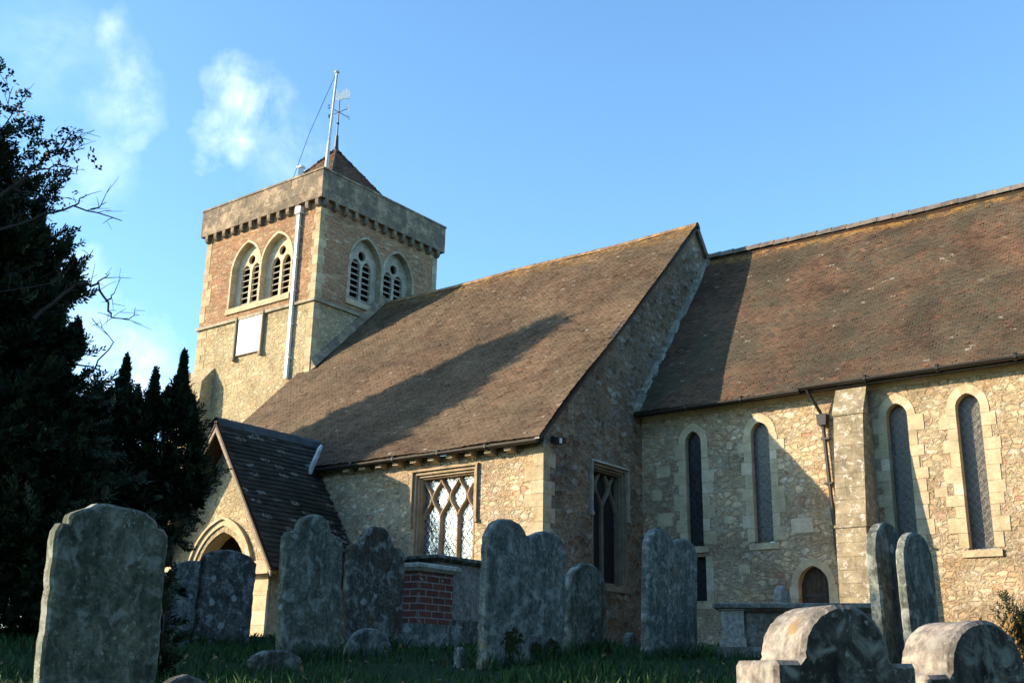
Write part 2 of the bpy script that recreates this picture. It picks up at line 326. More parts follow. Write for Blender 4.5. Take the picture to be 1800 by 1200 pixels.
def glassmat(name, base, sx, sy, rough, spec, bstr, lead=(.02, .02, .02), mesh=0., nsc=(5, 14), metal=0.):
    m, t, b = newmat(name); src, uv = uvn(t, sx, sy)
    # leaded lights: square quarries turned on edge
    mp = N(t, 'ShaderNodeMapping'); mp.inputs['Rotation'].default_value = (0, 0, math.radians(45)); L(t, uv, mp.inputs[0])
    br = N(t, 'ShaderNodeTexBrick'); br.offset = 0; L(t, mp.outputs[0], br.inputs['Vector']); br.inputs['Scale'].default_value = 1
    br.inputs['Brick Width'].default_value = 1; br.inputs['Row Height'].default_value = 1; br.inputs['Mortar Size'].default_value = .07
    vo = N(t, 'ShaderNodeTexVoronoi', feature='F1'); L(t, mp.outputs[0], vo.inputs['Vector']); vo.inputs['Scale'].default_value = 1; vo.inputs['Randomness'].default_value = 0
    c = mixc(t, br.outputs['Fac'], base, lead); b.inputs['Metallic'].default_value = metal
    n1 = noise(t, src, nsc[0], 4, .6); n2 = noise(t, src, nsc[1], 3, .6)
    if mesh:
        c = mixc(t, mth(t, 'MULTIPLY', rampn(t, noise(t, src, 30, 4, .7), [(.45, 0), (.6, 1)]), mesh), c, (.30, .27, .2))
    L(t, c, b.inputs['Base Color']); b.inputs['Roughness'].default_value = rough; b.inputs['Specular IOR Level'].default_value = spec
    sv = N(t, 'ShaderNodeSeparateColor'); L(t, vo.outputs['Color'], sv.inputs[0])
    bumpn(t, b, mth(t, 'ADD', mth(t, 'MULTIPLY', n1, 2.2), mth(t, 'ADD', mth(t, 'MULTIPLY', n2, .5), mth(t, 'MULTIPLY', br.outputs['Fac'], .4))), bstr, .05)
    return m
M['glass_bright'] = glassmat('leaded glass', (.42, .41, .40), 9, 7, .15, 1.0, .42, nsc=(1.5, 6), metal=.55)
M['glass_dark'] = glassmat('dark leaded glass', (.012, .014, .016), 7, 6, .3, .25, .2, (.03, .03, .03))
M['glass_lancet'] = glassmat('leaded glass behind mesh', (.032, .030, .027), 8, 7, .40, .5, .3, (.10, .095, .08), .22)

def brickmat():
    m, t, b = newmat('old red brick'); src, uv = uvn(t, 1, 1, .012, 8)
    br = N(t, 'ShaderNodeTexBrick'); L(t, uv, br.inputs['Vector']); br.inputs['Scale'].default_value = 1; br.inputs['Brick Width'].default_value = .24; br.inputs['Row Height'].default_value = .085
    br.inputs['Mortar Size'].default_value = .008; br.inputs['Color1'].default_value = (.155, .052, .032, 1); br.inputs['Color2'].default_value = (.10, .036, .026, 1); br.inputs['Mortar'].default_value = (.22, .21, .19, 1)
    n1 = noise(t, src, 18, 5, .7); c = mixc(t, 1, br.outputs['Color'], rampn(t, n1, [(.3, .6), (.7, 1.3)]), 'MULTIPLY')
    c = mixc(t, mth(t, 'MULTIPLY', rampn(t, noise(t, src, 3, 6, .7), [(.60, 0), (.66, 1)]), .8), c, (.36, .38, .36))
    L(t, c, b.inputs['Base Color']); b.inputs['Roughness'].default_value = .9; bumpn(t, b, mth(t, 'SUBTRACT', n1, br.outputs['Fac']), .6, .015)
    return m
M['brick'] = brickmat()
GS = (.090, .108, .082)
M['stone_green'] = headstone_mat('mossy headstone', GS, (.18, .19, .14), .8, .6, .6)
M['stone_teal'] = headstone_mat('weathered headstone', (.105, .125, .112), (.19, .205, .18), .85, .45, .7)
M['stone_dark'] = headstone_mat('dark headstone', (.055, .056, .050), (.11, .108, .092), .7, .1, .6)
M['stone_red'] = headstone_mat('reddish headstone', (.075, .058, .042), (.085, .092, .072), .6, .2, .6)
M['stone_pale'] = headstone_mat('pale lichened headstone', (.34, .295, .25), (.17, .155, .135), .35, .7, .5)
M['stone_face_shade'] = headstone_mat('blotched stone face darkened for shade', (.045, .045, .042), (.15, .15, .14), .9, .9, .6)  # lichen blotches, with the face's shade darkened into the colour
M['tomb_stone'] = headstone_mat('tomb stone', (.14, .14, .12), (.20, .19, .165), .5, .1, .4)
M['tomb_pale'] = headstone_mat('pale tomb stone', (.48, .46, .39), (.36, .35, .30), .3, .05, .3)
M['moss'] = plain('moss', (.035, .045, .012), 1, 0, .8, .5, 30)
M['bark'] = plain('bark', (.07, .052, .04), .95, 0, .8, .4, 16)
M['twig'] = plain('twig', (.055, .04, .03), .9, 0, .2, .3, 16)

def leafmat(name, stops, rough=.6, trans=.15):
    m, t, b = newmat(name); r, g, _ = attr(t); c = rampn(t, r, stops)
    L(t, c, b.inputs['Base Color']); b.inputs['Roughness'].default_value = rough
    return m
M['yew'] = leafmat('yew needles', [(0, (.008, .016, .007)), (.5, (.018, .034, .012)), (.85, (.034, .052, .016)), (1, (.10, .10, .035))])
M['ivy'] = leafmat('dark evergreen leaves', [(0, (.012, .018, .010)), (1, (.03, .038, .016))], .4)
M['grass_blade'] = leafmat('grass blades', [(0, (.012, .044, .010)), (.6, (.021, .072, .015)), (.95, (.04, .088, .022)), (1, (.09, .09, .035))], .7)
M['fern'] = leafmat('rusty dead stems', [(0, (.16, .09, .03)), (1, (.28, .17, .07))], .8)
def groundmat():
    m, t, b = newmat('turf'); p = geop(t); n1 = noise(t, p, 1.2, 6, .6); n2 = noise(t, p, 30, 5, .7)
    c = mixc(t, rampn(t, n1, [(.35, 0), (.65, 1)]), (.012, .036, .010), (.022, .046, .014)); c = mixc(t, 1, c, rampn(t, n2, [(.3, .5), (.7, 1.4)]), 'MULTIPLY')
    c = mixc(t, mth(t, 'MULTIPLY', rampn(t, noise(t, p, 3.5, 5, .7), [(.60, 0), (.68, 1)]), .5), c, (.08, .055, .03))
    L(t, c, b.inputs['Base Color']); b.inputs['Roughness'].default_value = 1; bumpn(t, b, n2, .9, .05)
    return m
M['turf'] = groundmat()

# ------------------------------------------------------------------ ground
GP = [(0, -1.45), (3, -1.0), (6, -.40), (8, -.12), (10, .08), (12, .24), (14, .34), (18, .50), (25, .72), (32, .85), (60, 1.0), (200, 1.5), (1600, 6)]
def gz(x, y):
    d = math.hypot(x, y)
    if y < 0: d = max(0.0, d * max(0, 1 + 1.0 * y / (d + 1e-6)))
    for (a, za), (b_, zb) in zip(GP, GP[1:]):
        if d <= b_:
            s = (d - a) / (b_ - a); z = za + (zb - za) * s; break
    else: z = GP[-1][1]
    return z + .035 * math.sin(x * .9 + 1.3) * math.cos(y * .7) + .018 * math.sin(x * 2.3 + y * 1.7)
mb = MB()
xs = sorted(set([-1500, -600, -250, -120, -70] + [round(-50 + i * .6, 3) for i in range(110)] + [20, 30, 50, 90, 200, 500, 1500]))
ys = sorted(set([-1500, -500, -150, -60, -25] + [round(-12 + i * .6, 3) for i in range(66)] + [30, 35, 42, 55, 80, 140, 300, 700, 1600]))
V = [(x, y, gz(x, y)) for y in ys for x in xs]; nx = len(xs)
Q = [(j * nx + i, j * nx + i + 1, (j + 1) * nx + i + 1, (j + 1) * nx + i) for j in range(len(ys) - 1) for i in range(nx - 1)]
g_ = npmesh('ground', V, Q, M['turf'], smooth=True); tag(g_, kind='structure')

# ------------------------------------------------------------------ church
church = thing('church', 'old sandstone church with a square tower, tiled roofs, lancet windows and a gabled porch', 'church', (-20, 26, .7))
def arch_pts(cx, w, zs, za, n=9):
    """pointed arch from the left springing to the right one; w = half width"""
    h = za - zs; Rr = (w * w + h * h) / (2 * w); c = cx - w + Rr; a1 = math.atan2(h, cx - c)
    left = [(c + Rr * math.cos(math.pi - (math.pi - a1) * i / n), zs + Rr * math.sin(math.pi - (math.pi - a1) * i / n)) for i in range(n + 1)]
    right = [(2 * cx - x, z) for x, z in left[::-1][1:]]
    return left + right
def opening(cx, w, zb, zs, za, n=9): return [(cx - w, zb)] + arch_pts(cx, w, zs, za, n) + [(cx + w, zb)]
class Fr:
    """wall frame: u along the wall, z up, n outward"""
    def __init__(s, axis, pos): s.a = axis; s.p = pos      # 'S': face to -Y at y=pos ; 'E': face to +X at x=pos
    def __call__(s, u, z, n=0.):
        return Vector((u, s.p - n, z)) if s.a == 'S' else Vector((s.p + n, u, z)) if s.a == 'E' else Vector((s.p - n, u, z))
def wall(name, fr, outer, holes, depth, mat, parent, mb=None, doBuild=True, back=True):
    mb = mb or MB(); loops = [outer] + holes
    flat = [p for l in loops for p in l]
    tris = tessellate_polygon([[Vector((p[0], p[1], 0)) for p in l] for l in loops])
    for tr in tris:
        mb.face([fr(*flat[i]) for i in tr]);
        if back: mb.face([fr(*flat[i], -depth) for i in tr][::-1])
    for l in loops:
        for i in range(len(l)):
            a, b_ = l[i], l[(i + 1) % len(l)]
            if abs(a[0]-b_[0]) + abs(a[1]-b_[1]) < 1e-6: continue
            mb.face([fr(*a), fr(*b_), fr(*b_, -depth), fr(*a, -depth)])
    return mb.build(name, mat, parent) if doBuild else mb
def surround(fr, cx, w, zb, zs, za, t=.17, long_=.16, depth=.22, proud=.012, sill=True, nv=5, course=.30, silld=.05, outw=None):
    """long-and-short jamb stones and a ring of voussoirs round an opening"""
    mb = MB(); g = .004
    z = zb; k = 0
    while z < zs - 1e-3:
        z1 = min(zs, z + course * random.uniform(.8, 1.2))
        if zs - z1 < .12: z1 = zs
        for sd in (-1, 1):
            ex = long_ * random.uniform(.6, 1.3) if (k + (sd > 0) * random.randint(0, 1)) % 2 else random.uniform(0, .03)
            a = cx + sd * w; b_ = cx + sd * (w + t + ex); u0, u1 = min(a, b_), max(a, b_)
            q = [(u0 + g * (sd < 0), z + g), (u1 - g * (sd > 0), z + g), (u1 - g * (sd > 0), z1 - g), (u0 + g * (sd < 0), z1 - g)]
            pr = proud + random.uniform(-.004, .004); tt = (random.random(), random.random(), 0)
            mb.hexa([fr(*p, pr) for p in q], [fr(*p, -depth) for p in q], tt)
        z = z1; k += 1
    inn = arch_pts(cx, w, zs, za, nv * 2); ho = za - zs + t * 1.15; out = arch_pts(cx, w + t, zs, zs + ho, nv * 2)
    for i in range(0, len(inn) - 1, 2):
        tt = (random.random(), random.random(), 0); pr = proud + random.uniform(-.003, .003)
        for j in (i, i + 1):
            if j + 1 >= len(inn): continue
            q = [inn[j], inn[j+1], out[j+1], out[j]]
            mb.hexa([fr(*p, pr) for p in q], [fr(*p, -depth) for p in q], tt)
    if sill:
        q = [(cx - w - t * .8, zb - .20), (cx + w + t * .8, zb - .20), (cx + w + t * .8, zb - g), (cx - w - t * .8, zb - g)]
        mb.hexa([fr(p[0], p[1] - (.05 if i > 1 else 0), silld) for i, p in enumerate(q)], [fr(*p, -depth) for p in q], (.8, .5, 0))
    return mb
def pane(fr, poly, n, mat, parent, name='pane'):
    mb = MB(); tr = tessellate_polygon([[Vector((p[0], p[1], 0)) for p in poly]])
    for q in tr: mb.face([fr(*poly[i], n) for i in q], uv=[poly[i] for i in q])
    for q in tr: mb.face([fr(*poly[i], n - .02) for i in q][::-1], uv=[poly[i] for i in q][::-1])
    return mb.build(name, mat, parent)
def quoins(fr_s, fr_e, us, ue, z0, z1, mb, course=.34, sgn_s=-1, sgn_e=1, a=.30, b_=.48):
    """corner stones; us/ue = corner coordinate in each frame"""
    z = z0; k = random.randint(0, 1)
    while z < z1 - .02:
        h = course * random.uniform(.8, 1.25); zt = min(z1, z + h); ls = b_ if k % 2 else a; le = a if k % 2 else b_
        ls *= random.uniform(.85, 1.2); le *= random.uniform(.85, 1.2)
        p = .010 + random.uniform(-.004, .004); tt = (random.random(), random.random(), 0); g = .004
        A = fr_s(us + sgn_s * ls, z + g, p); C_ = fr_e(ue + sgn_e * le, z + g, p)
        if fr_s.a == 'S':
            lo = (min(A.x, C_.x), min(A.y, C_.y), z + g); hi = (max(A.x, C_.x), max(A.y, C_.y), zt - g)
            # L-shaped block as two boxes butted together
            yb = A.y; xe = C_.x
            mb.box((lo[0], yb, z + g), (xe if xe > us else hi[0], yb + .20, zt - g), tt)
            if xe > us: mb.box((xe - .20, yb + .20, z + g), (xe, hi[1], zt - g), tt)
        z = zt; k += 1

YA = 21.0; XG = -15.2; YC = 25.6; XT = -28.95; YT = 25.6; XW = -35.7; YN = 32.2
FA, FG, FC, FTS, FTE = Fr('S', YA), Fr('E', XG), Fr('S', YC), Fr('S', YT), Fr('E', XT)

# ---- aisle south wall
aw = dict(cx=-18.30, w=1.03, zb=2.2, zt=5.04)
win = [(aw['cx'] - aw['w'], aw['zb']), (aw['cx'] - aw['w'], aw['zt']), (aw['cx'] + aw['w'], aw['zt']), (aw['cx'] + aw['w'], aw['zb'])]
wall('aisle_wall', FA, [(-29.2, .2), (-29.2, 5.42), (XG - .004, 5.42), (XG - .004, .2)], [win], .7, M['rubble'], church, back=False)
# ---- gable wall (east end of the aisle and nave)
gw = dict(cy=23.93, w=.82, zb=2.32, zt=5.28)
gwin = [(gw['cy'] - gw['w'], gw['zb']), (gw['cy'] - gw['w'], gw['zt']), (gw['cy'] + gw['w'], gw['zt']), (gw['cy'] + gw['w'], gw['zb'])]
def rz(y): return 5.546 + .9935 * (y - 20.7)
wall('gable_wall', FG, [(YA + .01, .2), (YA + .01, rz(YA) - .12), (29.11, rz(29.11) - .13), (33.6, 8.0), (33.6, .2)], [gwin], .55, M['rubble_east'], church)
qb = MB(); quoins(FA, FG, XG, YA, .3, 5.4, qb, .36); qo = qb.build('quoins', M['quoin'], church); 

def ogee_net(fr, u0, u1, zsp, ztop, nl, hh, r=.055, n0=-.14):
    """mullions running up into a net of ogee curves"""
    mb = MB(); sp = (u1 - u0) / nl; dn = .05
    def bar(pts):
        for (a, b_) in zip(pts, pts[1:]):
            d = Vector((b_[0] - a[0], b_[1] - a[1], 0)).normalized(); nn = Vector((-d.y, d.x, 0)) * r
            q = [(a[0] - nn.x, a[1] - nn.y), (b_[0] - nn.x, b_[1] - nn.y), (b_[0] + nn.x, b_[1] + nn.y), (a[0] + nn.x, a[1] + nn.y)]
            q2 = [(a[0] - nn.x * .35, a[1] - nn.y * .35), (b_[0] - nn.x * .35, b_[1] - nn.y * .35), (b_[0] + nn.x * .35, b_[1] + nn.y * .35), (a[0] + nn.x * .35, a[1] + nn.y * .35)]
            tt = (.5, .5, 0)
            A = [fr(*p, n0 - .05) for p in q]; B = [fr(*p, n0) for p in q2]; C2 = [fr(*p, n0 - .16) for p in q]
            mb.face(B, tt); mb.face([A[0], A[1], B[1], B[0]], tt); mb.face([A[3], B[3], B[2], A[2]], tt)
            mb.face([A[0], C2[0], C2[1], A[1]], tt); mb.face([A[3], A[2], C2[2], C2[3]], tt)
    for i in range(0, nl + 1):
        m = u0 + i * sp
        if 0 < i < nl: bar([(m, fr_zb[0]), (m, zsp + .01)])
        for sd in (-1, 1):
            pts = []
            z = zsp
            while z <= ztop + .001:
                ph = (z - zsp) / hh; u = m + sd * sp / 4 * (1 - math.cos(math.pi * ph)) * .93
                pts.append((u, z)); z += hh / 9
            seg = []
            for p in pts:
                if u0 - .01 <= p[0] <= u1 + .01: seg.append(p)
                else:
                    if len(seg) > 1: bar(seg)
                    seg = []
            if len(seg) > 1: bar(seg)
    return mb
def square_window(fr, cx, w, zb, zt, nl, zsp, hh, glass, stone, nm, hoodmat, r=.055):
    t = .13
    mb = MB(); g = .003
    # moulded frame in two orders, then a label over it
    for (o0, o1, n1, n0) in ((0.0, .05, .008, -.10), (.05, .11, -.055, -.2), (.11, .15, -.12, -.3)):
        a, b_ = w - o0, w - o1
        za, zb_ = zt - o0, zt - o1
        for sd in (-1, 1):
            q = [(cx + sd * a, zb), (cx + sd * b_, zb), (cx + sd * b_, zb_), (cx + sd * a, za)]
            mb.hexa([fr(*p, n1) for p in q], [fr(*p, n0) for p in q], (.3, .5, 0))
        q = [(cx - a, za), (cx - b_, zb_), (cx + b_, zb_), (cx + a, za)]
        mb.hexa([fr(*p, n1) for p in q], [fr(*p, n0) for p in q], (.5, .5, 0))
    o = mb.build('square_window', stone, church)
    fr_zb[0] = zb
    tr = ogee_net(fr, cx - w + .15, cx + w - .15, zsp, zt - .13, nl, hh, r, -.20); tr.build('tracery', stone, o)
    pane(fr, [(cx - w + .12, zb), (cx + w - .12, zb), (cx + w - .12, zt - .12), (cx - w + .12, zt - .12)], -.31, glass, o)
    sb = MB(); sb.hexa([fr(cx - w - .1, zb - .2, .05), fr(cx + w + .1, zb - .2, .05), fr(cx + w + .1, zb - .06, .05), fr(cx - w - .1, zb - .06, .05)], [fr(cx - w - .1, zb - .2, -.3), fr(cx + w + .1, zb - .2, -.3), fr(cx + w + .1, zb - .004, -.3), fr(cx - w - .1, zb - .004, -.3)], (.7, .5, 0)); sb.build('sill', stone, o)
    hb = MB(); e = .05; dz = 1.3 if nl == 3 else 1.25
    for sd in (-1, 1):
        u0, u1 = sorted((cx + sd * (w + .03), cx + sd * (w + .03 + e)))
        hb.hexa([fr(u0, zt - dz, .07), fr(u1, zt - dz, .07), fr(u1, zt + .03, .07), fr(u0, zt + .03, .07)], [fr(u0, zt - dz, -.02), fr(u1, zt - dz, -.02), fr(u1, zt + .03, -.02), fr(u0, zt + .03, -.02)])
        u0, u1 = u0 - .03, u1 + .03
        hb.hexa([fr(u0, zt - dz - .09, .08), fr(u1, zt - dz - .09, .08), fr(u1, zt - dz - .002, .08), fr(u0, zt - dz - .002, .08)], [fr(u0, zt - dz - .09, -.02), fr(u1, zt - dz - .09, -.02), fr(u1, zt - dz - .002, -.02), fr(u0, zt - dz - .002, -.02)])
    hb.hexa([fr(cx - w - .09, zt + .032, .075), fr(cx + w + .09, zt + .032, .075), fr(cx + w + .09, zt + .09, .05), fr(cx - w - .09, zt + .09, .05)], [fr(cx - w - .09, zt + .032, -.02), fr(cx + w + .09, zt + .032, -.02), fr(cx + w + .09, zt + .09, -.02), fr(cx - w - .09, zt + .09, -.02)])
    hb.build('hood_mould', hoodmat, o)
    return o
fr_zb = [0]
o = square_window(FA, aw['cx'], aw['w'], aw['zb'], aw['zt'], 3, 3.87, .52, M['glass_bright'], M['tracery_brown'], 'aisle', M['tracery_brown'], .042)
o['label'] = 'square-headed window of three lights with ogee tracery and bright reflecting glass'
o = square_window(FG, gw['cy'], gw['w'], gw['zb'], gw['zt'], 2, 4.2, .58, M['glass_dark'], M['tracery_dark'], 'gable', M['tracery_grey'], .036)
o['label'] = 'tall square-headed window of two dark lights'

# ---- chancel wall with lancets, low window and priest's door
LW = [(-13.63, .235, 3.36, 6.05, 6.36), (-11.72, .25, 3.35, 6.06, 6.38), (-8.22, .25, 3.0, 6.08, 6.40), (-6.60, .27, 2.92, 6.09, 6.42), (-2.9, .26, 2.92, 6.09, 6.42), (-1.2, .26, 2.92, 6.09, 6.42)]
low = [(-13.87, 1.95), (-13.87, 3.06), (-13.36, 3.06), (-13.36, 1.95)]
dr = (-10.53, .38, .75, 2.24, 2.70)
holes = [opening(c, w + .03, zb - .03, zs, za + .04) for c, w, zb, zs, za in LW] + [low, opening(dr[0], dr[1] + .03, dr[2], dr[3], dr[4] + .04)]
wall('chancel_wall', FC, [(XG - .3, .1), (XG - .3, 7.02), (1.4, 7.02), (1.4, .1)], holes, .7, M['rubble'], church, back=False)
for i, (c, w, zb, zs, za) in enumerate(LW):
    o = surround(FC, c, w, zb, zs, za, .19, .17, .3, nv=4).build('lancet_window', M['dressed'], church)
    pane(FC, opening(c, w + .02, zb, zs, za + .01), -.22 if i > 1 else -.17, M['glass_lancet'] if i else M['glass_dark'], o)
lo = MB(); q = low
lo.hexa([FC(-14.05, 1.75, .012), FC(-13.16, 1.75, .012), FC(-13.16, 1.896, .012), FC(-14.05, 1.896, .012)], [FC(-14.05, 1.75, -.25), FC(-13.16, 1.75, -.25), FC(-13.16, 1.896, -.25), FC(-14.05, 1.896, -.25)])
for (u0, z0, u1, z1) in ((-14.05, 1.9, -13.874, 3.06), (-13.356, 1.9, -13.16, 3.06)):
    z = z0
    while z < z1 - .05:
        zz = min(z1, z + .29); lo.hexa([FC(u0, z + .004, .01), FC(u1, z + .004, .01), FC(u1, zz - .004, .01), FC(u0, zz - .004, .01)], [FC(u0, z + .004, -.25), FC(u1, z + .004, -.25), FC(u1, zz - .004, -.25), FC(u0, zz - .004, -.25)]); z = zz
o = lo.build('low_side_window', M['dressed'], church)
pane(FC, [(q[0][0], q[0][1]), (q[1][0], q[1][1]), (q[2][0], q[2][1]), (q[3][0], q[3][1])], -.2, M['glass_dark'], o)
# door
ds = surround(FC, dr[0], dr[1], dr[2], dr[3], dr[4], .17, .05, .3, sill=False, nv=5, course=.4)
o = ds.build('priest_door', M['dressed'], church); o['label'] = "small pointed plank door in a dressed stone arch"
db = MB()
for k in range(6):
    u0 = dr[0] - dr[1] + k * dr[1] / 3; u1 = u0 + dr[1] / 3 - .006
    def zt_(u):
        u = min(max(abs(u - dr[0]), 0), dr[1] - .001); h = dr[4] - dr[3]; Rr = (dr[1]**2 + h*h) / (2 * dr[1]); return dr[3] + math.sqrt(max(0, Rr**2 - (u + Rr - dr[1])**2))
    db.hexa([FC(u0, dr[2], -.2), FC(u1, dr[2], -.2), FC(u1, zt_(u1) + .01, -.2), FC(u0, zt_(u0) + .01, -.2)], [FC(u0, dr[2], -.26), FC(u1, dr[2], -.26), FC(u1, zt_(u1) + .01, -.26), FC(u0, zt_(u0) + .01, -.26)])
d_ = db.build('door_leaf', M['oak'], o)
for z in (1.15, 2.0):
    hb = MB(); hb.hexa([FC(dr[0] - .38, z, -.19), FC(dr[0] + .25, z, -.19), FC(dr[0] + .25, z + .05, -.19), FC(dr[0] - .38, z + .05, -.19)], [FC(dr[0] - .38, z, -.199), FC(dr[0] + .25, z, -.199), FC(dr[0] + .25, z + .05, -.199), FC(dr[0] - .38, z + .05, -.199)]); hb.build('hinge', M['iron'], d_)
# random larger dressed blocks scattered in the chancel wall
for u, z, w_, h_ in ((-14.75, 5.2, .42, .3), (-14.75, 3.9, .45, .35), (-12.65, 5.75, .16, .2), (-11.0, 3.5, .55, .36), (-12.8, 3.85, .25, .2), (-14.9, 4.6, .3, .28), (-4.8, 5.5, .3, .22), (-5.2, 3.6, .34, .2), (-12.45, 2.6, .3, .2), (-7.5, 4.1, .28, .2)):
    bb = MB(); bb.hexa([FC(u, z, .008), FC(u + w_, z, .008), FC(u + w_, z + h_, .008), FC(u, z + h_, .008)], [FC(u, z, -.05), FC(u + w_, z, -.05), FC(u + w_, z + h_, -.05), FC(u, z + h_, -.05)]); bb.build('wall_block', M['dressed'], church)
# plinth stones at the wall foot
# ---- cornice under the chancel eave
cb = MB(); x = XG + .05
while x < 1.3:
    x1 = x + random.uniform(.7, 1.2); cb.hexa([FC(x, 6.80, .0), FC(x1 - .006, 6.80, .0), FC(x1 - .006, 6.90, .10), FC(x, 6.90, .10)], [FC(x, 6.80, -.05), FC(x1 - .006, 6.80, -.05), FC(x1 - .006, 6.90, -.05), FC(x, 6.90, -.05)])
    cb.hexa([FC(x, 6.903, .10), FC(x1 - .006, 6.903, .10), FC(x1 - .006, 7.0, .10), FC(x, 7.0, .10)], [FC(x, 6.903, -.05), FC(x1 - .006, 6.903, -.05), FC(x1 - .006, 7.0, -.05), FC(x, 7.0, -.05)]); x = x1
cb.build('cornice', M['dressed'], church)
# ---- buttress
def buttress(x0, x1, yw, stages, name='buttress', lab=None, mat=None):
    """stages: from the ground up (z0, z1, projection, weathering height)"""
    bo = MB()
    for i, (z0, z1, pj_, wh, nxt) in enumerate(stages):
        bat = .02 if i == 0 else .12
        z = z0
        while z < z1 - .02:
            zz = min(z1, z + random.uniform(.26, .38)); e = .0
            if z1 - zz < .1: zz = z1
            sp = random.choice([None, None, .35, .6])
            xs_ = [x0, x0 + (x1 - x0) * sp, x1] if sp else [x0, x1]
            for a, b_ in zip(xs_, xs_[1:]): f0 = yw - pj_ - bat * (z1 - z) + random.uniform(-.004, .004); f1 = yw - pj_ - bat * (z1 - zz); bo.hexa([Vector((a + .003, f0, z + .003)), Vector((b_ - .003, f0, z + .003)), Vector((b_ - .003, f1, zz - .003)), Vector((a + .003, f1, zz - .003))], [Vector((a + .003, yw + .01, z + .003)), Vector((b_ - .003, yw + .01, z + .003)), Vector((b_ - .003, yw + .01, zz - .003)), Vector((a + .003, yw + .01, zz - .003))])
            z = zz
        tt = (.2, .4, 0)   # sloping slab with a drip edge
        A = [Vector((x0 - .02, yw - pj_ - .03, z1)), Vector((x1 + .02, yw - pj_ - .03, z1)), Vector((x1 + .02, yw - pj_ - .03, z1 + .06)), Vector((x0 - .02, yw - pj_ - .03, z1 + .06))]
        B = [Vector((x0 - .02, yw - nxt, z1)), Vector((x1 + .02, yw - nxt, z1)), Vector((x1 + .02, yw - nxt, z1 + wh)), Vector((x0 - .02, yw - nxt, z1 + wh))]
        bo.hexa(A, B, tt)
    o = bo.build(name, mat or M['buttress'], church)
    return o
buttress(-9.52, -8.80, YC, [(.3, 3.42, .97, .02, .9), (3.44, 6.12, .62, .72, .3)])

# ---- roofs
def roof(name, mat, O, Ud, Vd, ulen, vlen, tw, gg, keep=None, sag=None, parent=church, thick=.009, lift=.008, lumps=.03):
    """real overlapping tiles laid course by course on a slope"""
    O = np.array(O, float); Ud = np.array(Ud, float); Ud /= np.linalg.norm(Ud); Vd = np.array(Vd, float); Vd /= np.linalg.norm(Vd)
    Nn = np.cross(Ud, Vd); Nn *= np.sign(Nn[2])
    nu = int(ulen / tw) + 2; nv = int(vlen / gg)
    I, J = np.meshgrid(np.arange(-1, nu), np.arange(nv)); I = I.ravel(); J = J.ravel()
    u0 = (I + .5 * (J % 2)) * tw; v0 = J * gg
    u1 = u0 + tw - .006; v1 = v0 + gg * 1.25
    u0 = np.clip(u0, 0, ulen); u1 = np.clip(u1, 0, ulen)
    ok = (u1 - u0) > .02
    if keep is not None: ok &= keep((u0 + u1) / 2, v0 + gg / 2)
    u0, u1, v0, v1 = u0[ok], u1[ok], v0[ok], v1[ok]; n = len(u0)
    v1 = np.minimum(v1, vlen + .02)
    li = lift + RNG.normal(0, .0045, n); ti = RNG.normal(0, .004, n); dv = RNG.normal(0, .004, n)
    sl_ = RNG.random(n) < .012; dv[sl_] -= .02; li[sl_] += .012
    P = []
    def pt(u, v, h):
        s = lumps * (np.sin(u * .9 + 1.1) * np.sin(v * .7 + .4) + .5 * np.sin(u * 2.1 + v * 1.3)) if lumps else 0
        if sag is not None: s = s + sag(u, v)
        return O + u[:, None] * Ud + v[:, None] * Vd + (h + s)[:, None] * Nn
    a = pt(u0, v0 + dv, li + thick + ti); b_ = pt(u1, v0 + dv, li + thick - ti); c = pt(u1, v1, np.full(n, .004)); d = pt(u0, v1, np.full(n, .004))
    a2 = pt(u0, v0 + dv, li + ti); b2 = pt(u1, v0 + dv, li - ti)
    V = np.stack([a, b_, c, d, a2, b2], 1).reshape(-1, 3); k = np.arange(n)[:, None] * 6
    Q = np.concatenate([k + [0, 1, 2, 3], k + [4, 5, 1, 0], k + [4, 0, 3, 3], k + [1, 5, 2, 2]]) if False else np.concatenate([k + [0, 1, 2, 3], k + [4, 5, 1, 0]])
    T = np.stack([RNG.random(n), RNG.random(n), v0 / vlen], 1); T = np.concatenate([T, T])
    ob = npmesh(name, V, Q, mat, parent, T)
    return ob
def slab(name, pts, mat, parent, th=.12):
    mb = MB(); a = [Vector(p) for p in pts]; n = (a[1] - a[0]).cross(a[2] - a[0]).normalized()
    if n.z < 0: n = -n
    mb.hexa([p - n * .03 for p in a], [p - n * th for p in a], (.5, .5, 0)); return mb.build(name, mat, parent)
YE = 20.66; ZE = rz(YE); YR = 29.11; ZR = rz(YR)
vl = math.hypot(YR - YE, ZR - ZE)
def keepA(u, v):
    x = -29.5 + u; y = YE + v * (YR - YE) / vl
    return ~((x < XT + .02) & (y > YT))
ra = roof('aisle_roof', M['tile_aisle'], (-29.5, YE, ZE), (1, 0, 0), (0, YR - YE, ZR - ZE), 29.5 - 15.08, vl, .155, .090, keepA)
slab('roof_deck', [(-28.9, YE + .05, ZE + .03), (-15.1, YE + .05, ZE + .03), (-15.1, YR, ZR), (-28.9, YR, ZR)], M['oak'], ra)
slab('roof_deck', [(-29.5, YE + .05, ZE + .03), (-28.9, YE + .05, ZE + .03), (-28.9, YT - .02, rz(YT - .02)), (-29.5, YT - .02, rz(YT - .02))], M['oak'], ra)
slab('north_slope', [(-28.9, YR, ZR + .01), (-15.1, YR, ZR + .01), (-15.1, 34.0, 7.8), (-28.9, 34.0, 7.8)], M['tile_aisle'], church, .15)
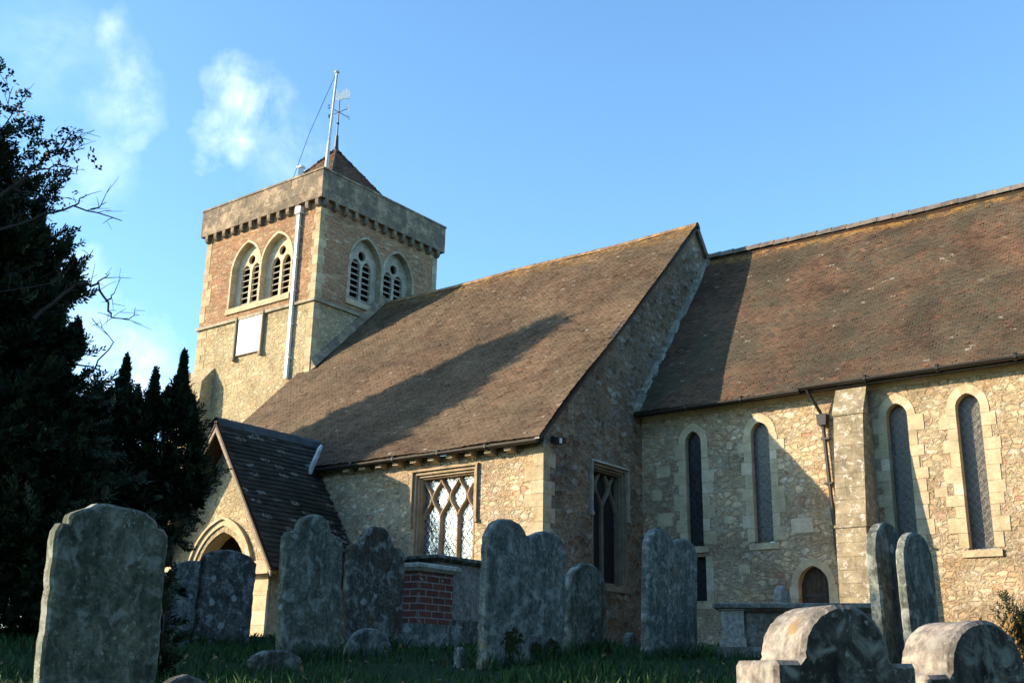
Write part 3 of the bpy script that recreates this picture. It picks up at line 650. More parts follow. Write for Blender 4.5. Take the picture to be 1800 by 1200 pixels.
# aisle ridge tiles
rb = MB(); x = -28.9
while x < -15.1:
    x1 = min(-15.08, x + .31); zz = ZR + .03 * math.sin((x + 29.5) * .9 + 1.1) * math.sin(vl * .7 + .4) * 1.3
    prof = [(-.17, -.13), (-.11, -.02), (0, .045), (.11, -.02), (.17, -.15)]
    for (a, b_) in zip(prof, prof[1:]):
        tt = (random.random(), random.random(), 0); h = random.uniform(0, .008)
        rb.face([(x, YR + a[0], zz + a[1] + h), (x1 - .006, YR + a[0], zz + a[1] + h + .006), (x1 - .006, YR + b_[0], zz + b_[1] + h + .006), (x, YR + b_[0], zz + b_[1] + h)], tt)
    x = x1
rb.build('ridge_tiles', M['ridge_aisle'], ra)
# chancel roof
YCE = 25.18; ZCE = 6.96; YCR = 29.89; ZCR = 12.99; vc = math.hypot(YCR - YCE, ZCR - ZCE)
sagC = lambda u, v: -.10 * np.sin(np.clip(u / 12, 0, 1) * math.pi) * (v / vc)
rc = roof('chancel_roof', M['tile_chancel'], (XG + .02, YCE, ZCE), (1, 0, 0), (0, YCR - YCE, ZCR - ZCE), 16.6, vc, .155, .090, None, sagC, lumps=.022)
slab('roof_deck', [(XG + .02, YCE + .05, ZCE + .05), (1.4, YCE + .05, ZCE + .05), (1.4, YCR, ZCR - .16), (XG + .02, YCR, ZCR - .16)], M['oak'], rc, .2)
slab('north_slope', [(XG + .02, YCR, ZCR - .05), (1.4, YCR, ZCR - .05), (1.4, 34.6, 7.0), (XG + .02, 34.6, 7.0)], M['tile_chancel'], church, .15)
rb = MB(); x = XG + .05
while x < 1.4:
    x1 = x + .46; n = 8
    zz = ZCR - .10 * math.sin(min(max((x - XG) / 12, 0), 1) * math.pi) * .79 - .02
    tt = (random.random(), random.random(), 0); h = random.uniform(-.006, .008); h1 = h + .012
    P0 = [(YCR + .17 * math.cos(math.pi * k / n), zz + h + .19 * math.sin(math.pi * k / n) - .03) for k in range(n + 1)]
    for (a, b_) in zip(P0, P0[1:]): rb.face([(x, a[0], a[1]), (x1 - .006, a[0], a[1] + .012), (x1 - .006, b_[0], b_[1] + .012), (x, b_[0], b_[1])], tt, smooth=True)
    x = x1
rb.build('ridge_tiles', M['ridge'], rc)
# stepped mortar fillet where the chancel roof meets the gable wall
fb = MB(); v = 0.0
while v < vc - .05:
    y = YCE + (YCR - YCE) * v / vc; z = ZCE + (ZCR - ZCE) * v / vc; dz = .19
    w_ = random.uniform(.10, .2); fb.box((XG - .02, y + .03, z + .03), (XG + w_, y + .20, z + .28 + random.uniform(-.02, .05))); v += .17
fb.build('wall_fillet', M['fillet'], rc)
# verge of the aisle roof over the gable wall: undercloak
vb = MB(); v = 0
while v < vl - .01:
    v1 = min(vl, v + .26); a = (YE + (YR - YE) * v / vl, ZE + (ZR - ZE) * v / vl); b_ = (YE + (YR - YE) * v1 / vl, ZE + (ZR - ZE) * v1 / vl)
    vb.hexa([Vector((XG - .05, a[0] + .03, a[1] - .05)), Vector((XG + .10, a[0] + .03, a[1] - .05)), Vector((XG + .10, b_[0] + .03, b_[1] - .05)), Vector((XG - .05, b_[0] + .03, b_[1] - .05))],
            [Vector((XG - .05, a[0] + .03, a[1] + .0)), Vector((XG + .10, a[0] + .03, a[1] + .0)), Vector((XG + .10, b_[0] + .03, b_[1] + .0)), Vector((XG - .05, b_[0] + .03, b_[1] + .0))]); v = v1
for k in range(20):
    t0, t1 = k / 20, (k + 1) / 20; a = (29.11 + 4.5 * t0, 13.98 - 5.8 * t0); b_ = (29.11 + 4.5 * t1, 13.98 - 5.8 * t1)
    vb.hexa([Vector((XG - .05, *a)), Vector((XG + .10, *a)), Vector((XG + .10, *b_)), Vector((XG - .05, *b_))], [Vector((XG - .05, a[0], a[1] - .1)), Vector((XG + .10, a[0], a[1] - .1)), Vector((XG + .10, b_[0], b_[1] - .1)), Vector((XG - .05, b_[0], b_[1] - .1))])
vb.build('verge', M['iron'], ra)
# eaves: rafter feet, gutters
for k in range(22):
    x = -28.6 + k * .62
    if x > -15.7 or x < -22.2: continue
    fo = MB(); fo.hexa([Vector((x, YA - .26, 5.28)), Vector((x + .20, YA - .26, 5.28)), Vector((x + .20, YA - .26, 5.40)), Vector((x, YA - .26, 5.40))], [Vector((x, YA, 5.24)), Vector((x + .2, YA, 5.24)), Vector((x + .2, YA, 5.5)), Vector((x, YA, 5.5))]); fo.build('rafter_foot', M['dressed'], church)
def gutter(pts, r=.075, name='gutter'):
    mb = MB(); n = 8; pts = [Vector(p) for p in pts]
    for a, b_ in zip(pts, pts[1:]):
        for rr, fl in ((r, 0), (r - .012, 1)):
            P = [(rr * math.cos(math.pi + math.pi * k / n), rr * math.sin(math.pi + math.pi * k / n)) for k in range(n + 1)]
            for p, q in zip(P, P[1:]): mb.face([a + Vector((0, p[0], p[1])), b_ + Vector((0, p[0], p[1])), b_ + Vector((0, q[0], q[1])), a + Vector((0, q[0], q[1]))], (.5, .5, 0), smooth=True)
        for e in (a, b_): mb.face([e + Vector((0, r * math.cos(math.pi + math.pi * k / n), r * math.sin(math.pi + math.pi * k / n))) for k in range(n + 1)], (.5, .5, 0))
        s = int((b_ - a).length / 1.8)
        for k in range(1, s + 1):
            p = a + (b_ - a) * (k / (s + 1)); mb.tube([p + Vector((-.03, 0, -.012)), p + Vector((.03, 0, -.012))], r + .012, 10, (.5, .5, 0))
    return mb.build(name, M['iron'], church)
gutter([(-22.9, YE - .02, 5.43), (-15.12, YE - .02, 5.43)])
gutter([(XG + .05, YCE - .02, 6.93), (-10.4, YCE - .02, 6.93)])
gutter([(-10.44, YCE - .02, 7.0), (1.4, YCE - .02, 7.0)], .085)
fb = MB(); fb.box((-15.14, YC - .36, 6.86), (1.4, YC - .33, 6.99), (.5, .5, 0)); fb.box((-22.9, YA - .29, 5.36), (-15.2, YA - .265, 5.50), (.5, .5, 0)); fb.build('fascia', M['oak'], church)
# chancel downpipe with hopper
db = MB(); db.tube([(-10.22, YCE - .02, 6.95), (-10.2, YCE + .02, 6.85), (-10.0, YC - .12, 6.32)], .04)
db.hexa([Vector((-10.08, YC - .22, 6.05)), Vector((-9.88, YC - .22, 6.05)), Vector((-9.85, YC - .24, 6.32)), Vector((-10.11, YC - .24, 6.32))], [Vector((-10.08, YC - .02, 6.05)), Vector((-9.88, YC - .02, 6.05)), Vector((-9.85, YC - .02, 6.32)), Vector((-10.11, YC - .02, 6.32))])
db.tube([(-9.98, YC - .12, 6.05), (-9.98, YC - .10, 5.85), (-9.86, YC - .09, 3.3), (-9.72, YC - .09, .8)], .046)
for z in (5.7, 4.6): db.box((-10.05, YC - .14, z), (-9.84, YC - .01, z + .05))
db.build('downpipe', M['iron'], church)

# ---- tower
tower = MB()
ow = XW; oe = XT
SB = [(-33.065, .845, 13.66, 15.15, 16.30), (-31.27, .86, 13.64, 15.12, 16.26)]
EB = [(28.10, .845, 13.66, 15.15, 16.30), (29.90, .845, 13.66, 15.15, 16.30)]
Z1 = 13.06
wall('tower_lower_wall', FTS, [(XW, .2), (XW, Z1), (XT - .004, Z1), (XT - .004, .2)], [], .5, M['rubble_tower'], church, tower, False, back=False)
wall('x', FTE, [(YT + .004, .2), (YT + .004, Z1), (YN, Z1), (YN, .2)], [], .5, M['rubble_tower'], church, tower, False, back=False)
tower.face([(XW, YT, .2), (XW, YN, .2), (XW, YN, Z1), (XW, YT, Z1)]); tower.face([(XT, YN, .2), (XW, YN, .2), (XW, YN, Z1), (XT, YN, Z1)])
to = tower.build('tower_lower_wall', M['rubble_tower'], church)
tu = MB()
wall('x', FTS, [(XW, Z1), (XW, 17.15), (XT - .004, 17.15), (XT - .004, Z1)], [opening(c, w + .02, zb - .02, zs, za + .03) for c, w, zb, zs, za in SB], .5, None, church, tu, False, back=False)
wall('x', FTE, [(YT + .004, Z1), (YT + .004, 17.15), (YN, 17.15), (YN, Z1)], [opening(c, w + .02, zb - .02, zs, za + .03) for c, w, zb, zs, za in EB], .5, None, church, tu, False, back=False)
tu.face([(XW, YT, Z1), (XW, YN, Z1), (XW, YN, 17.15), (XW, YT, 17.15)]); tu.face([(XT, YN, Z1), (XW, YN, Z1), (XW, YN, 17.15), (XT, YN, 17.15)])
tu.build('tower_upper_wall', M['ironstone'], church)
# dark interior box so that nothing shines through the bell openings
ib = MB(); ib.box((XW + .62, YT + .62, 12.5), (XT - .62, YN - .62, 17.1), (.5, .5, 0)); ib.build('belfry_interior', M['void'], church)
def belfry(fr, c, w, zb, zs, za):
    mb = surround(fr, c, w, zb, zs, za, .085, .03, .28, .02, False, 5, .34)
    o = mb.build('belfry_window', M['dressed'] if fr.a == 'S' else M['dressed_grey'], church)  # east side takes a darker, greyer stone: its shade is in the colour
    lw = .235; off = .30; zls = zs - .02
    lights = [opening(c + s * off, lw, zb + .12, zls, zls + .33, 6) for s in (-1, 1)]
    oc = [(c + .19 * math.cos(a), 15.64 + .19 * math.sin(a)) for a in [k * math.pi / 8 for k in range(16)]]
    class F2(Fr):
        def __call__(s, u, z, n=0.): return Fr.__call__(s, u, z, n - .26)
    wall('tracery', F2(fr.a, fr.p), opening(c, w + .01, zb - .01, zs, za + .01), lights + [oc], .13, M['tracery'] if fr.a == 'S' else M['tracery_grey'], o)  # tracery follows: greyer copy on the shaded east side
    lb = MB()
    for s in (-1, 1):
        z = zb + .2
        while z < zls + .2:
            a0, a1 = c + s * off - lw - .02, c + s * off + lw + .02
            if z > zls: a0 += .08; a1 -= .08
            lb.hexa([fr(a0, z - .05, -.28), fr(a1, z - .05, -.28), fr(a1, z - .02, -.28), fr(a0, z - .02, -.28)], [fr(a0, z + .11, -.50), fr(a1, z + .11, -.50), fr(a1, z + .14, -.50), fr(a0, z + .14, -.50)])
            z += .245
    lb.build('louvre_slats', M['louvre'] if fr.a == 'S' else M['louvre'], o)
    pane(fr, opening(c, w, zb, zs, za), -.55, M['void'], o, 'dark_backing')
for a in SB: belfry(FTS, *a)
for a in EB: belfry(FTE, *a)
# sills under each pair, string course, quoins, corbels, parapet
sb = MB()
sb.box((-34.03, YT - .07, 13.40), (-30.32, YT + .02, 13.62)); sb.build('belfry_sill', M['dressed'], church); sb = MB(); sb.box((XT - .02, 27.12, 13.40), (XT + .07, 30.9, 13.62)); sb.build('belfry_sill', M['dressed'], church)
st = MB(); st.box((XW - .09, YT - .09, 13.05), (XT + .09, YT - .002, 13.16)); st.box((XT + .002, YT - .002, 13.05), (XT + .09, YN + .09, 13.16)); st.build('string_course', M['dressed_grey'], church)
qb = MB(); quoins(FTS, FTE, XT, YT, 10.0, 13.04, qb, .34, a=.24, b_=.36); qb.build('quoins', M['quoin'], church); qb = MB(); quoins(FTS, FTE, XT, YT, 13.17, 16.8, qb, .34, a=.24, b_=.36)
qb.build('quoins', M['quoin'], church); qb = MB()
z = 8.0
while z < 16.8:
    zz = z + random.uniform(.28, .4); l_ = random.choice([.3, .55]);
    if not (z < 13.17 < zz): qb.box((XW - .008, YT - .012, z), (XW + l_, YT + .1, zz - .006))
    z = zz
qb.build('quoins', M['quoin'], church); qb = MB()
z = 13.2
while z < 16.7:
    zz = z + .36; l_ = random.choice([.28, .5]); qb.box((XT - .1, YN - l_, z), (XT + .012, YN + .012, zz - .006)); z = zz
qb.build('quoins', M['quoin'], church)
PX0, PX1, PY0, PY1 = XW - .26, XT + .20, YT - .20, YN + .26
first = None
def corbel(x, y, ax):
    global first
    mb = MB(); 
    prof = [(.0, .30), (.19, .30), (.19, .12), (.15, .04), (.07, 0), (0, 0)]
    h = .085
    P = []
    for s in (-h, h):
        P.append([Vector((s, -p[0], p[1])) if ax == 'S' else Vector((p[0], s, p[1])) for p in prof])
    mb.hexa(P[0], P[1])
    o = mb.build('corbel', M['parapet'], church); return o
cs = corbel(0, 0, 'S'); ce_ = corbel(0, 0, 'E')
def place(proto, used, loc):
    o = proto if not used else proto.copy()
    if used: COL.objects.link(o)
    o.parent = church; o.matrix_parent_inverse = Matrix.Translation(church.location).inverted(); o.location = loc; return o
for k in range(13): place(cs, k, (XW + .12 + k * (XT - XW - .2) / 12, YT + .004, 16.80))
for k in range(13): place(ce_, k, (XT - .004, YT + .1 + k * (YN - YT - .2) / 12, 16.80))
pa = MB(); ztop = 18.30
def pblocks(fr, u0, u1):
    for r_, (z0, z1) in enumerate(((17.10, 17.46), (17.463, 17.86), (17.863, 18.22))):
        u = u0
        while u < u1 - .01:
            ue = min(u1, u + random.uniform(.6, 1.1));
            if u1 - ue < .25: ue = u1
            pr = random.uniform(-.006, .006); q = [(u, z0), (ue - .004, z0), (ue - .004, z1), (u, z1)]
            pa.hexa([fr(*p, pr) for p in q], [fr(*p, -.34) for p in q]); u = ue
pblocks(Fr('S', PY0), PX0, PX1); pblocks(Fr('E', PX1), PY0 + .35, PY1); pblocks(Fr('W', PX0), PY0 + .35, PY1)
pa.box((PX0 + .35, PY1 - .34, 17.1), (PX1 - .35, PY1, 18.22))
for b in (((PX0 - .03, PY0 - .03, 18.223), (PX1 + .03, PY0 + .36, 18.30)), ((PX1 - .36, PY0 + .363, 18.223), (PX1 + .03, PY1 + .03, 18.30)), ((PX0 - .03, PY0 + .363, 18.223), (PX0 + .36, PY1 + .03, 18.30)), ((PX0 + .363, PY1 - .36, 18.223), (PX1 - .363, PY1 + .03, 18.30))): pa.box(*b)
pa.build('parapet', M['parapet'], church)
# pyramid roof
AX, AY, AZ = -32.35, 29.2, 21.62; s = 2.6; zb = 18.0
tr = None
pm = []
for k, (d1, d2) in enumerate((((-1, -1), (1, -1)), ((1, -1), (1, 1)), ((1, 1), (-1, 1)), ((-1, 1), (-1, -1)))):
    A = Vector((AX + s * d1[0], AY + s * d1[1], zb)); B = Vector((AX + s * d2[0], AY + s * d2[1], zb)); Mi = (A + B) / 2; T_ = Vector((AX, AY, AZ))
    vd = (T_ - Mi); L_ = vd.length
    ob = roof('tower_roof', M['tile_tower'], A, (B - A), vd, 2 * s, L_, .168, .10, lambda u, v, L_=L_: (np.abs(u - s) < s * (1 - v / L_) + .05), lumps=0)
    pm.append(ob)
for o in pm[1:]:
    o.data.name = 'tower_roof'
# join the four slopes into one mesh
bm = bmesh.new()
for o in pm: bm.from_mesh(o.data)
me = pm[0].data; bm.to_mesh(me); bm.free()
for o in pm[1:]: bpy.data.objects.remove(o)
pb = MB(); c4 = [Vector((AX + s * a, AY + s * b_, zb - .03)) for a, b_ in ((-1, -1), (1, -1), (1, 1), (-1, 1))]; T_ = Vector((AX, AY, AZ - .05))
for k in range(4): pb.face([c4[k], c4[(k + 1) % 4], T_])
pb.build('roof_deck', M['oak'], pm[0])
hb = MB()
for k in range(4):
    a = c4[k] + Vector((0, 0, .06)); b_ = Vector((AX, AY, AZ + .02)); n = 14
    for i in range(n):
        p = a + (b_ - a) * (i / n); q = a + (b_ - a) * ((i + 1) / n - .01); hb.tube([p, q + Vector((0, 0, .03))], .06, 6)
hb.build('hip_tiles', M['tile_tower'], pm[0])
dk = MB(); dk.box((PX0 + .3, PY0 + .3, 17.3), (PX1 - .3, PY1 - .3, 17.95)); dk.build('roof_gutter', M['lead'], church)
# lead flashing up the tower side of the nave roof
fl = MB(); n = 24
for i in range(n):
    y0 = YT + .02 + (YR - YT) * i / n; y1 = YT + .02 + (YR - YT) * (i + 1) / n
    fl.hexa([Vector((XT - .0, y0, rz(y0) - .05)), Vector((XT + .30, y0, rz(y0) + .06)), Vector((XT + .30, y1, rz(y1) + .06)), Vector((XT, y1, rz(y1) - .05))], [Vector((XT, y0, rz(y0) + .38)), Vector((XT + .06, y0, rz(y0) + .36)), Vector((XT + .06, y1, rz(y1) + .36)), Vector((XT, y1, rz(y1) + .38))])
fl.build('flashing', M['parapet'], church)
# tower downpipe, white board with its two rods
dp = MB(); dp.box((-30.20, YT - .20, 16.72), (-29.90, YT - .0, 17.0)); dp.box((-30.13, YT - .14, 10.25), (-29.99, YT - .03, 16.72))
for z in (16.2, 14.9, 13.6, 12.3, 11.0): dp.box((-30.17, YT - .15, z), (-29.95, YT - .0, z + .05))
o = dp.build('downpipe', M['white'], church); o['label'] = 'white square downpipe with a box hopper on the tower'
pq = MB(); pq.box((-33.13, YT - .06, 11.62), (-31.74, YT - .005, 13.03), (.5, .5, 0)); o = pq.build('white_board', M['plaque'], church)
pf = MB()
for x in (-33.22, -31.66): pf.box((x - .035, YT - .13, 11.55), (x + .035, YT - .01, 13.16)); pf.box((x - .07, YT - .16, 11.40), (x + .07, YT - .01, 11.56))
pf.box((-33.15, YT - .075, 11.575), (-31.72, YT - .01, 11.615)); pf.box((-33.15, YT - .075, 13.035), (-31.72, YT - .01, 13.07))
pf.build('board_frame', M['grey_oak'], o)
# tower buttress at the left
tb = MB()
prof = [(YT, 11.35), (25.05, 10.75), (24.95, 8.2), (24.6, 7.9), (24.55, .3), (YT, .3)]
def pris(mb, prof, x0, x1): mb.hexa([Vector((x0, p[0], p[1])) for p in prof], [Vector((x1, p[0], p[1])) for p in prof])
pris(tb, [(YT, .3), (YT, 11.35), (25.05, 10.7), (24.95, 8.2), (24.6, 7.9), (24.55, .3)], -36.0, -34.4)
tb.build('tower_buttress', M['rubble_tower'], church)
# string of light stone stub on the roof
sv = MB(); sv.tube([(-31.22, 26.4, 17.9), (-31.22, 26.4, 19.35)], .14, 4, smooth=False); sv.box((-31.35, 26.27, 19.32), (-31.09, 26.53, 19.40)); sv.build('vent_pipe', M['white'], church)['label'] = 'short white vent rising behind the tower parapet'

# ---- porch
YP = 18.4; YV = 17.8; XP = -23.65; PZ = 6.41; HW = 2.56; ZV = 2.64
FP = Fr('S', YP)
ps = (PZ - ZV) / HW
def pz(x): return PZ - ps * abs(x - XP)
pr_open = opening(XP, 1.03, .3, 2.25, 3.52, 10)
pw = MB()
HWW = 1.32
wall('porch_wall', FP, [(XP - 2.08, .2), (XP - 2.08, pz(XP - 2.08) - .15), (XP, PZ - .22), (XP + 2.08, pz(XP + 2.08) - .15), (XP + 2.08, .2)], [pr_open], .45, None, church, pw, False)
pw.box((XP + 1.65, YP + .45, .2), (XP + 2.08, YA, 3.0)); pw.box((XP - 2.08, YP + .45, .2), (XP - 1.65, YA, 3.0))
pw.build('porch_wall', M['rubble_tower'], church)
po = MB(); inn = arch_pts(XP, 1.0, 2.25, 3.50, 10)
for (t0, t1, n1, n0) in ((0, .16, -.05, -.4), (.16, .30, .04, -.2), (.30, .36, .10, -.1)):
    a = arch_pts(XP, 1.0 + t0, 2.25, 3.50 + t0 * 1.15, 10); b_ = arch_pts(XP, 1.0 + t1, 2.25, 3.50 + t1 * 1.15, 10)
    for j in range(len(a) - 1): po.hexa([FP(*p, n1) for p in (a[j], a[j+1], b_[j+1], b_[j])], [FP(*p, n0) for p in (a[j], a[j+1], b_[j+1], b_[j])])
    if t1 < .34:
        for sd in (-1, 1):
            z = .4
            while z < 2.24:
                zz = min(2.25, z + .35); u0, u1 = sorted((XP + sd * (1.0 + t0), XP + sd * (1.0 + t1))); po.hexa([FP(u0, z, n1), FP(u1, z, n1), FP(u1, zz - .004, n1), FP(u0, zz - .004, n1)], [FP(u0, z, n0), FP(u1, z, n0), FP(u1, zz - .004, n0), FP(u0, zz - .004, n0)]); z = zz
po.build('porch_arch', M['dressed'], church)
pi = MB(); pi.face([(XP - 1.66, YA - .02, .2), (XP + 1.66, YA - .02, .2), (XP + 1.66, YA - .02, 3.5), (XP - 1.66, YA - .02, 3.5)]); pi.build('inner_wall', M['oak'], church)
for x0 in (XP + 1.28, XP - 2.02):
    pb = MB(); x1 = x0 + .74; z = .4
    for (za, zb_, pj_) in ((.4, 1.95, .09), (1.95, 2.30, .07)):
        z = za
        while z < zb_ - .02: zz = min(zb_, z + .36); pb.box((x0 + .003, YP - pj_ + random.uniform(-.006, .006), z + .003), (x1 - .003, YP - .002, zz - .003)); z = zz
    pb.box((x0 - .02, YP - .12, 2.30), (x1 + .02, YP - .002, 2.34)); pb.box((x0 - .02 - .18 * (x0 < XP), YP - .30, 2.343), (x1 + .02 + .18 * (x0 > XP), YP - .002, 2.66))
    pb.build('porch_buttress', M['dressed'], church)
vlp = math.hypot(HW + .15, (HW + .15) * ps)
YJ = 21.5
def keepP(sd):
    def k(u, v):
        y = YV - .0 + u if True else u; hx = (HW + .15) * (1 - v / vlp); z = PZ - ps * hx
        return (y < YA) | (z > 5.3 + (y - 20.7) * .99)
    return k
for sd in (1, -1):
    O = (XP + sd * (HW + .15), YV, PZ - ps * (HW + .15)); 
    ob = roof('porch_roof', M['stone_slab'], O, (0, 1, 0), (-sd * (HW + .15), 0, (HW + .15) * ps), 3.85, vlp, .30, .155, keepP(sd), thick=.022, lift=.03, lumps=.02)
    A = Vector(O); B = A + Vector((0, 3.2, 0)); T0 = Vector((XP, YV, PZ)); T1 = Vector((XP, 21.45, PZ))
    slab('roof_deck', [A, B, T1, T0], M['oak'], ob, .08)
    if sd == 1: pr_main = ob
rb = MB(); y = YV - .02
while y < 21.6:
    y1 = y + .42; zz = PZ + .05
    for (a, b_) in zip([(-.2, -.24), (-.12, -.05), (0, .03), (.12, -.05), (.2, -.24)], [(-.12, -.05), (0, .03), (.12, -.05), (.2, -.24)]):
        rb.face([(XP + a[0], y, zz + a[1]), (XP + a[0], y1 - .008, zz + a[1] + .01), (XP + b_[0], y1 - .008, zz + b_[1] + .01), (XP + b_[0], y, zz + b_[1])], (random.random(), .5, 0))
    y = y1
rb.build('ridge_tiles', M['ridge_dark'], pr_main)
bg_ = MB()   # barge boards
for sd in (-1, 1):
    a = Vector((XP + sd * (HW + .10), YV + .02, PZ - ps * (HW + .10) - .06)); t_ = Vector((XP, YV + .02, PZ - .06)); dn = Vector((0, 0, -.26)); bk = Vector((0, .05, 0))
    bg_.hexa([a, t_, t_ + dn, a + dn * .8], [a + bk, t_ + bk, t_ + dn + bk, a + dn * .8 + bk], (.5, .5, 0))
bg_.build('barge_board', M['grey_oak'], church)
# curved lead apron where the porch roof runs under the aisle eave
la = MB(); pts = [(-21.97, 20.62, 3.95 + .35), (-22.25, 20.66, 4.75), (-22.45, 20.72, 5.15), (-22.62, 20.9, 5.62)]
la.tube([(-22.72, 20.42, 5.28), (-22.66, 20.40, 5.45), (-22.50, 20.40, 5.72), (-22.38, 20.40, 5.95), (-22.34, 20.42, 6.05)], [.05, .085, .08, .07, .04], 6)
la.build('lead_valley', M['lead'], church)

# ------------------------------------------------------------------ things on the church
fp = thing('flagpole', 'tall white flagpole standing at the corner of the tower parapet', 'flagpole', (-29.32, 25.98, 17.6))
a = Vector((-29.32, 25.98, 17.6)); b = Vector((-29.30, 26.20, 22.88))
mb = MB(); mb.tube([a, a + (b - a) * .4, a + (b - a) * .42, b], [.07, .07, .055, .045], 10); mb.build('pole', M['white'], fp)
mb = MB(); mb.tube([b, b + Vector((0, 0, .05)), b + Vector((0, 0, .10))], [.09, .11, .05], 10); mb.build('cap', M['white'], fp)
mb = MB(); mb.tube([b + Vector((-.1, 0, -.1)), Vector((-29.9, 25.55, 20.1)), Vector((-30.6, 25.5, 18.3))], .012, 4); mb.tube([b + Vector((.06, 0, -.1)), a + Vector((.1, 0, 2.3)), a + Vector((.09, 0, 1))], .008, 4); mb.build('halyard', M['iron'], fp)
wv = thing('weathervane', 'gilded cockerel weathervane on the point of the tower roof', 'weathervane', (AX, AY, 21.55))
mb = MB(); mb.tube([(AX, AY, 21.5), (AX, AY, 21.75), (AX, AY, 22.3), (AX, AY, 22.32), (AX, AY, 24.05)], [.14, .10, .07, .035, .025], 8); mb.tube([(AX, AY, 22.85), (AX, AY, 22.9), (AX, AY, 22.95)], [.03, .07, .03], 8); mb.build('spindle', M['iron'], wv)
mb = MB(); zc = 23.45
for d in (Vector((1, 0, 0)), Vector((0, 1, 0))): mb.tube([Vector((AX, AY, zc)) - d * .5, Vector((AX, AY, zc)) + d * .5], .016, 6)
def letter(strokes, cx, cy, along):
    for s_ in strokes:
        mb.tube([Vector((cx, cy, zc)) + along * (p[0] * .13) + Vector((0, 0, (p[1]) * .2 - .1)) for p in s_], .014, 5)
X_ = Vector((1, 0, 0)); Y_ = Vector((0, 1, 0))
letter([[(0, 1), (0, 0)], [(0, 1), (1, 1)], [(0, .5), (.8, .5)], [(0, 0), (1, 0)]], AX + .52, AY, X_)
letter([[(0, 1), (.25, 0), (.5, .8), (.75, 0), (1, 1)]], AX - .65, AY, X_)
letter([[(0, 0), (0, 1), (1, 0), (1, 1)]], AX, AY + .52, Y_)
letter([[(1, .85), (.5, 1), (0, .75), (1, .3), (.5, 0), (0, .15)]], AX, AY - .65, Y_)
mb.build('compass_arms', M['iron'], wv)
# cockerel: body, arched tail, head with comb, cut from thick sheet
ck = [(-.02, 0), (.10, .05), (.20, .12), (.30, .08), (.42, .12), (.46, .26), (.44, .42), (.36, .54), (.24, .58), (.13, .52), (.08, .40), (.02, .33), (-.06, .34), (-.10, .44), (-.13, .52), (-.19, .55), (-.25, .50), (-.33, .47), (-.25, .43), (-.24, .34), (-.22, .22), (-.16, .08)]
mb = MB(); dv_ = Vector((.80, .60, 0)); nn = Vector((-.6, .8, 0)) * .02
tr_ = tessellate_polygon([[Vector((p[0], p[1], 0)) for p in ck]]); O = Vector((AX, AY, 24.02))
for q in tr_:
    mb.face([O + dv_ * ck[i][0] + Vector((0, 0, ck[i][1])) + nn for i in q]); mb.face([O + dv_ * ck[i][0] + Vector((0, 0, ck[i][1])) - nn for i in q][::-1])
for i in range(len(ck)):
    a, b = ck[i], ck[(i + 1) % len(ck)]; mb.face([O + dv_ * a[0] + Vector((0, 0, a[1])) + nn, O + dv_ * b[0] + Vector((0, 0, b[1])) + nn, O + dv_ * b[0] + Vector((0, 0, b[1])) - nn, O + dv_ * a[0] + Vector((0, 0, a[1])) - nn])
mb.build('cockerel', M['gilt_glint'], wv)
fl_ = thing('floodlight', 'small black floodlight fixed to the gable corner below the eave', 'floodlight', (XG, 21.38, 5.55))
mb = MB(); mb.box((XG + .0, 21.30, 5.46), (XG + .10, 21.42, 5.62)); mb.tube([(XG + .08, 21.36, 5.54), (XG + .22, 21.36, 5.50)], .02, 6); mb.build('bracket', M['iron'], fl_)
mb = MB(); mb.box((XG + .12, 21.22, 5.40), (XG + .30, 21.36, 5.56)); mb.box((XG + .12, 21.44, 5.46), (XG + .28, 21.56, 5.60)); mb.build('lamp_housing', M['iron'], fl_)
mb = MB(); mb.box((XG + .302, 21.24, 5.42), (XG + .31, 21.34, 5.54)); mb.build('lens', M['white'], fl_); mb = MB(); mb.box((XG + .14, 21.562, 5.48), (XG + .26, 21.57, 5.58)); mb.build('lens', M['white'], fl_)

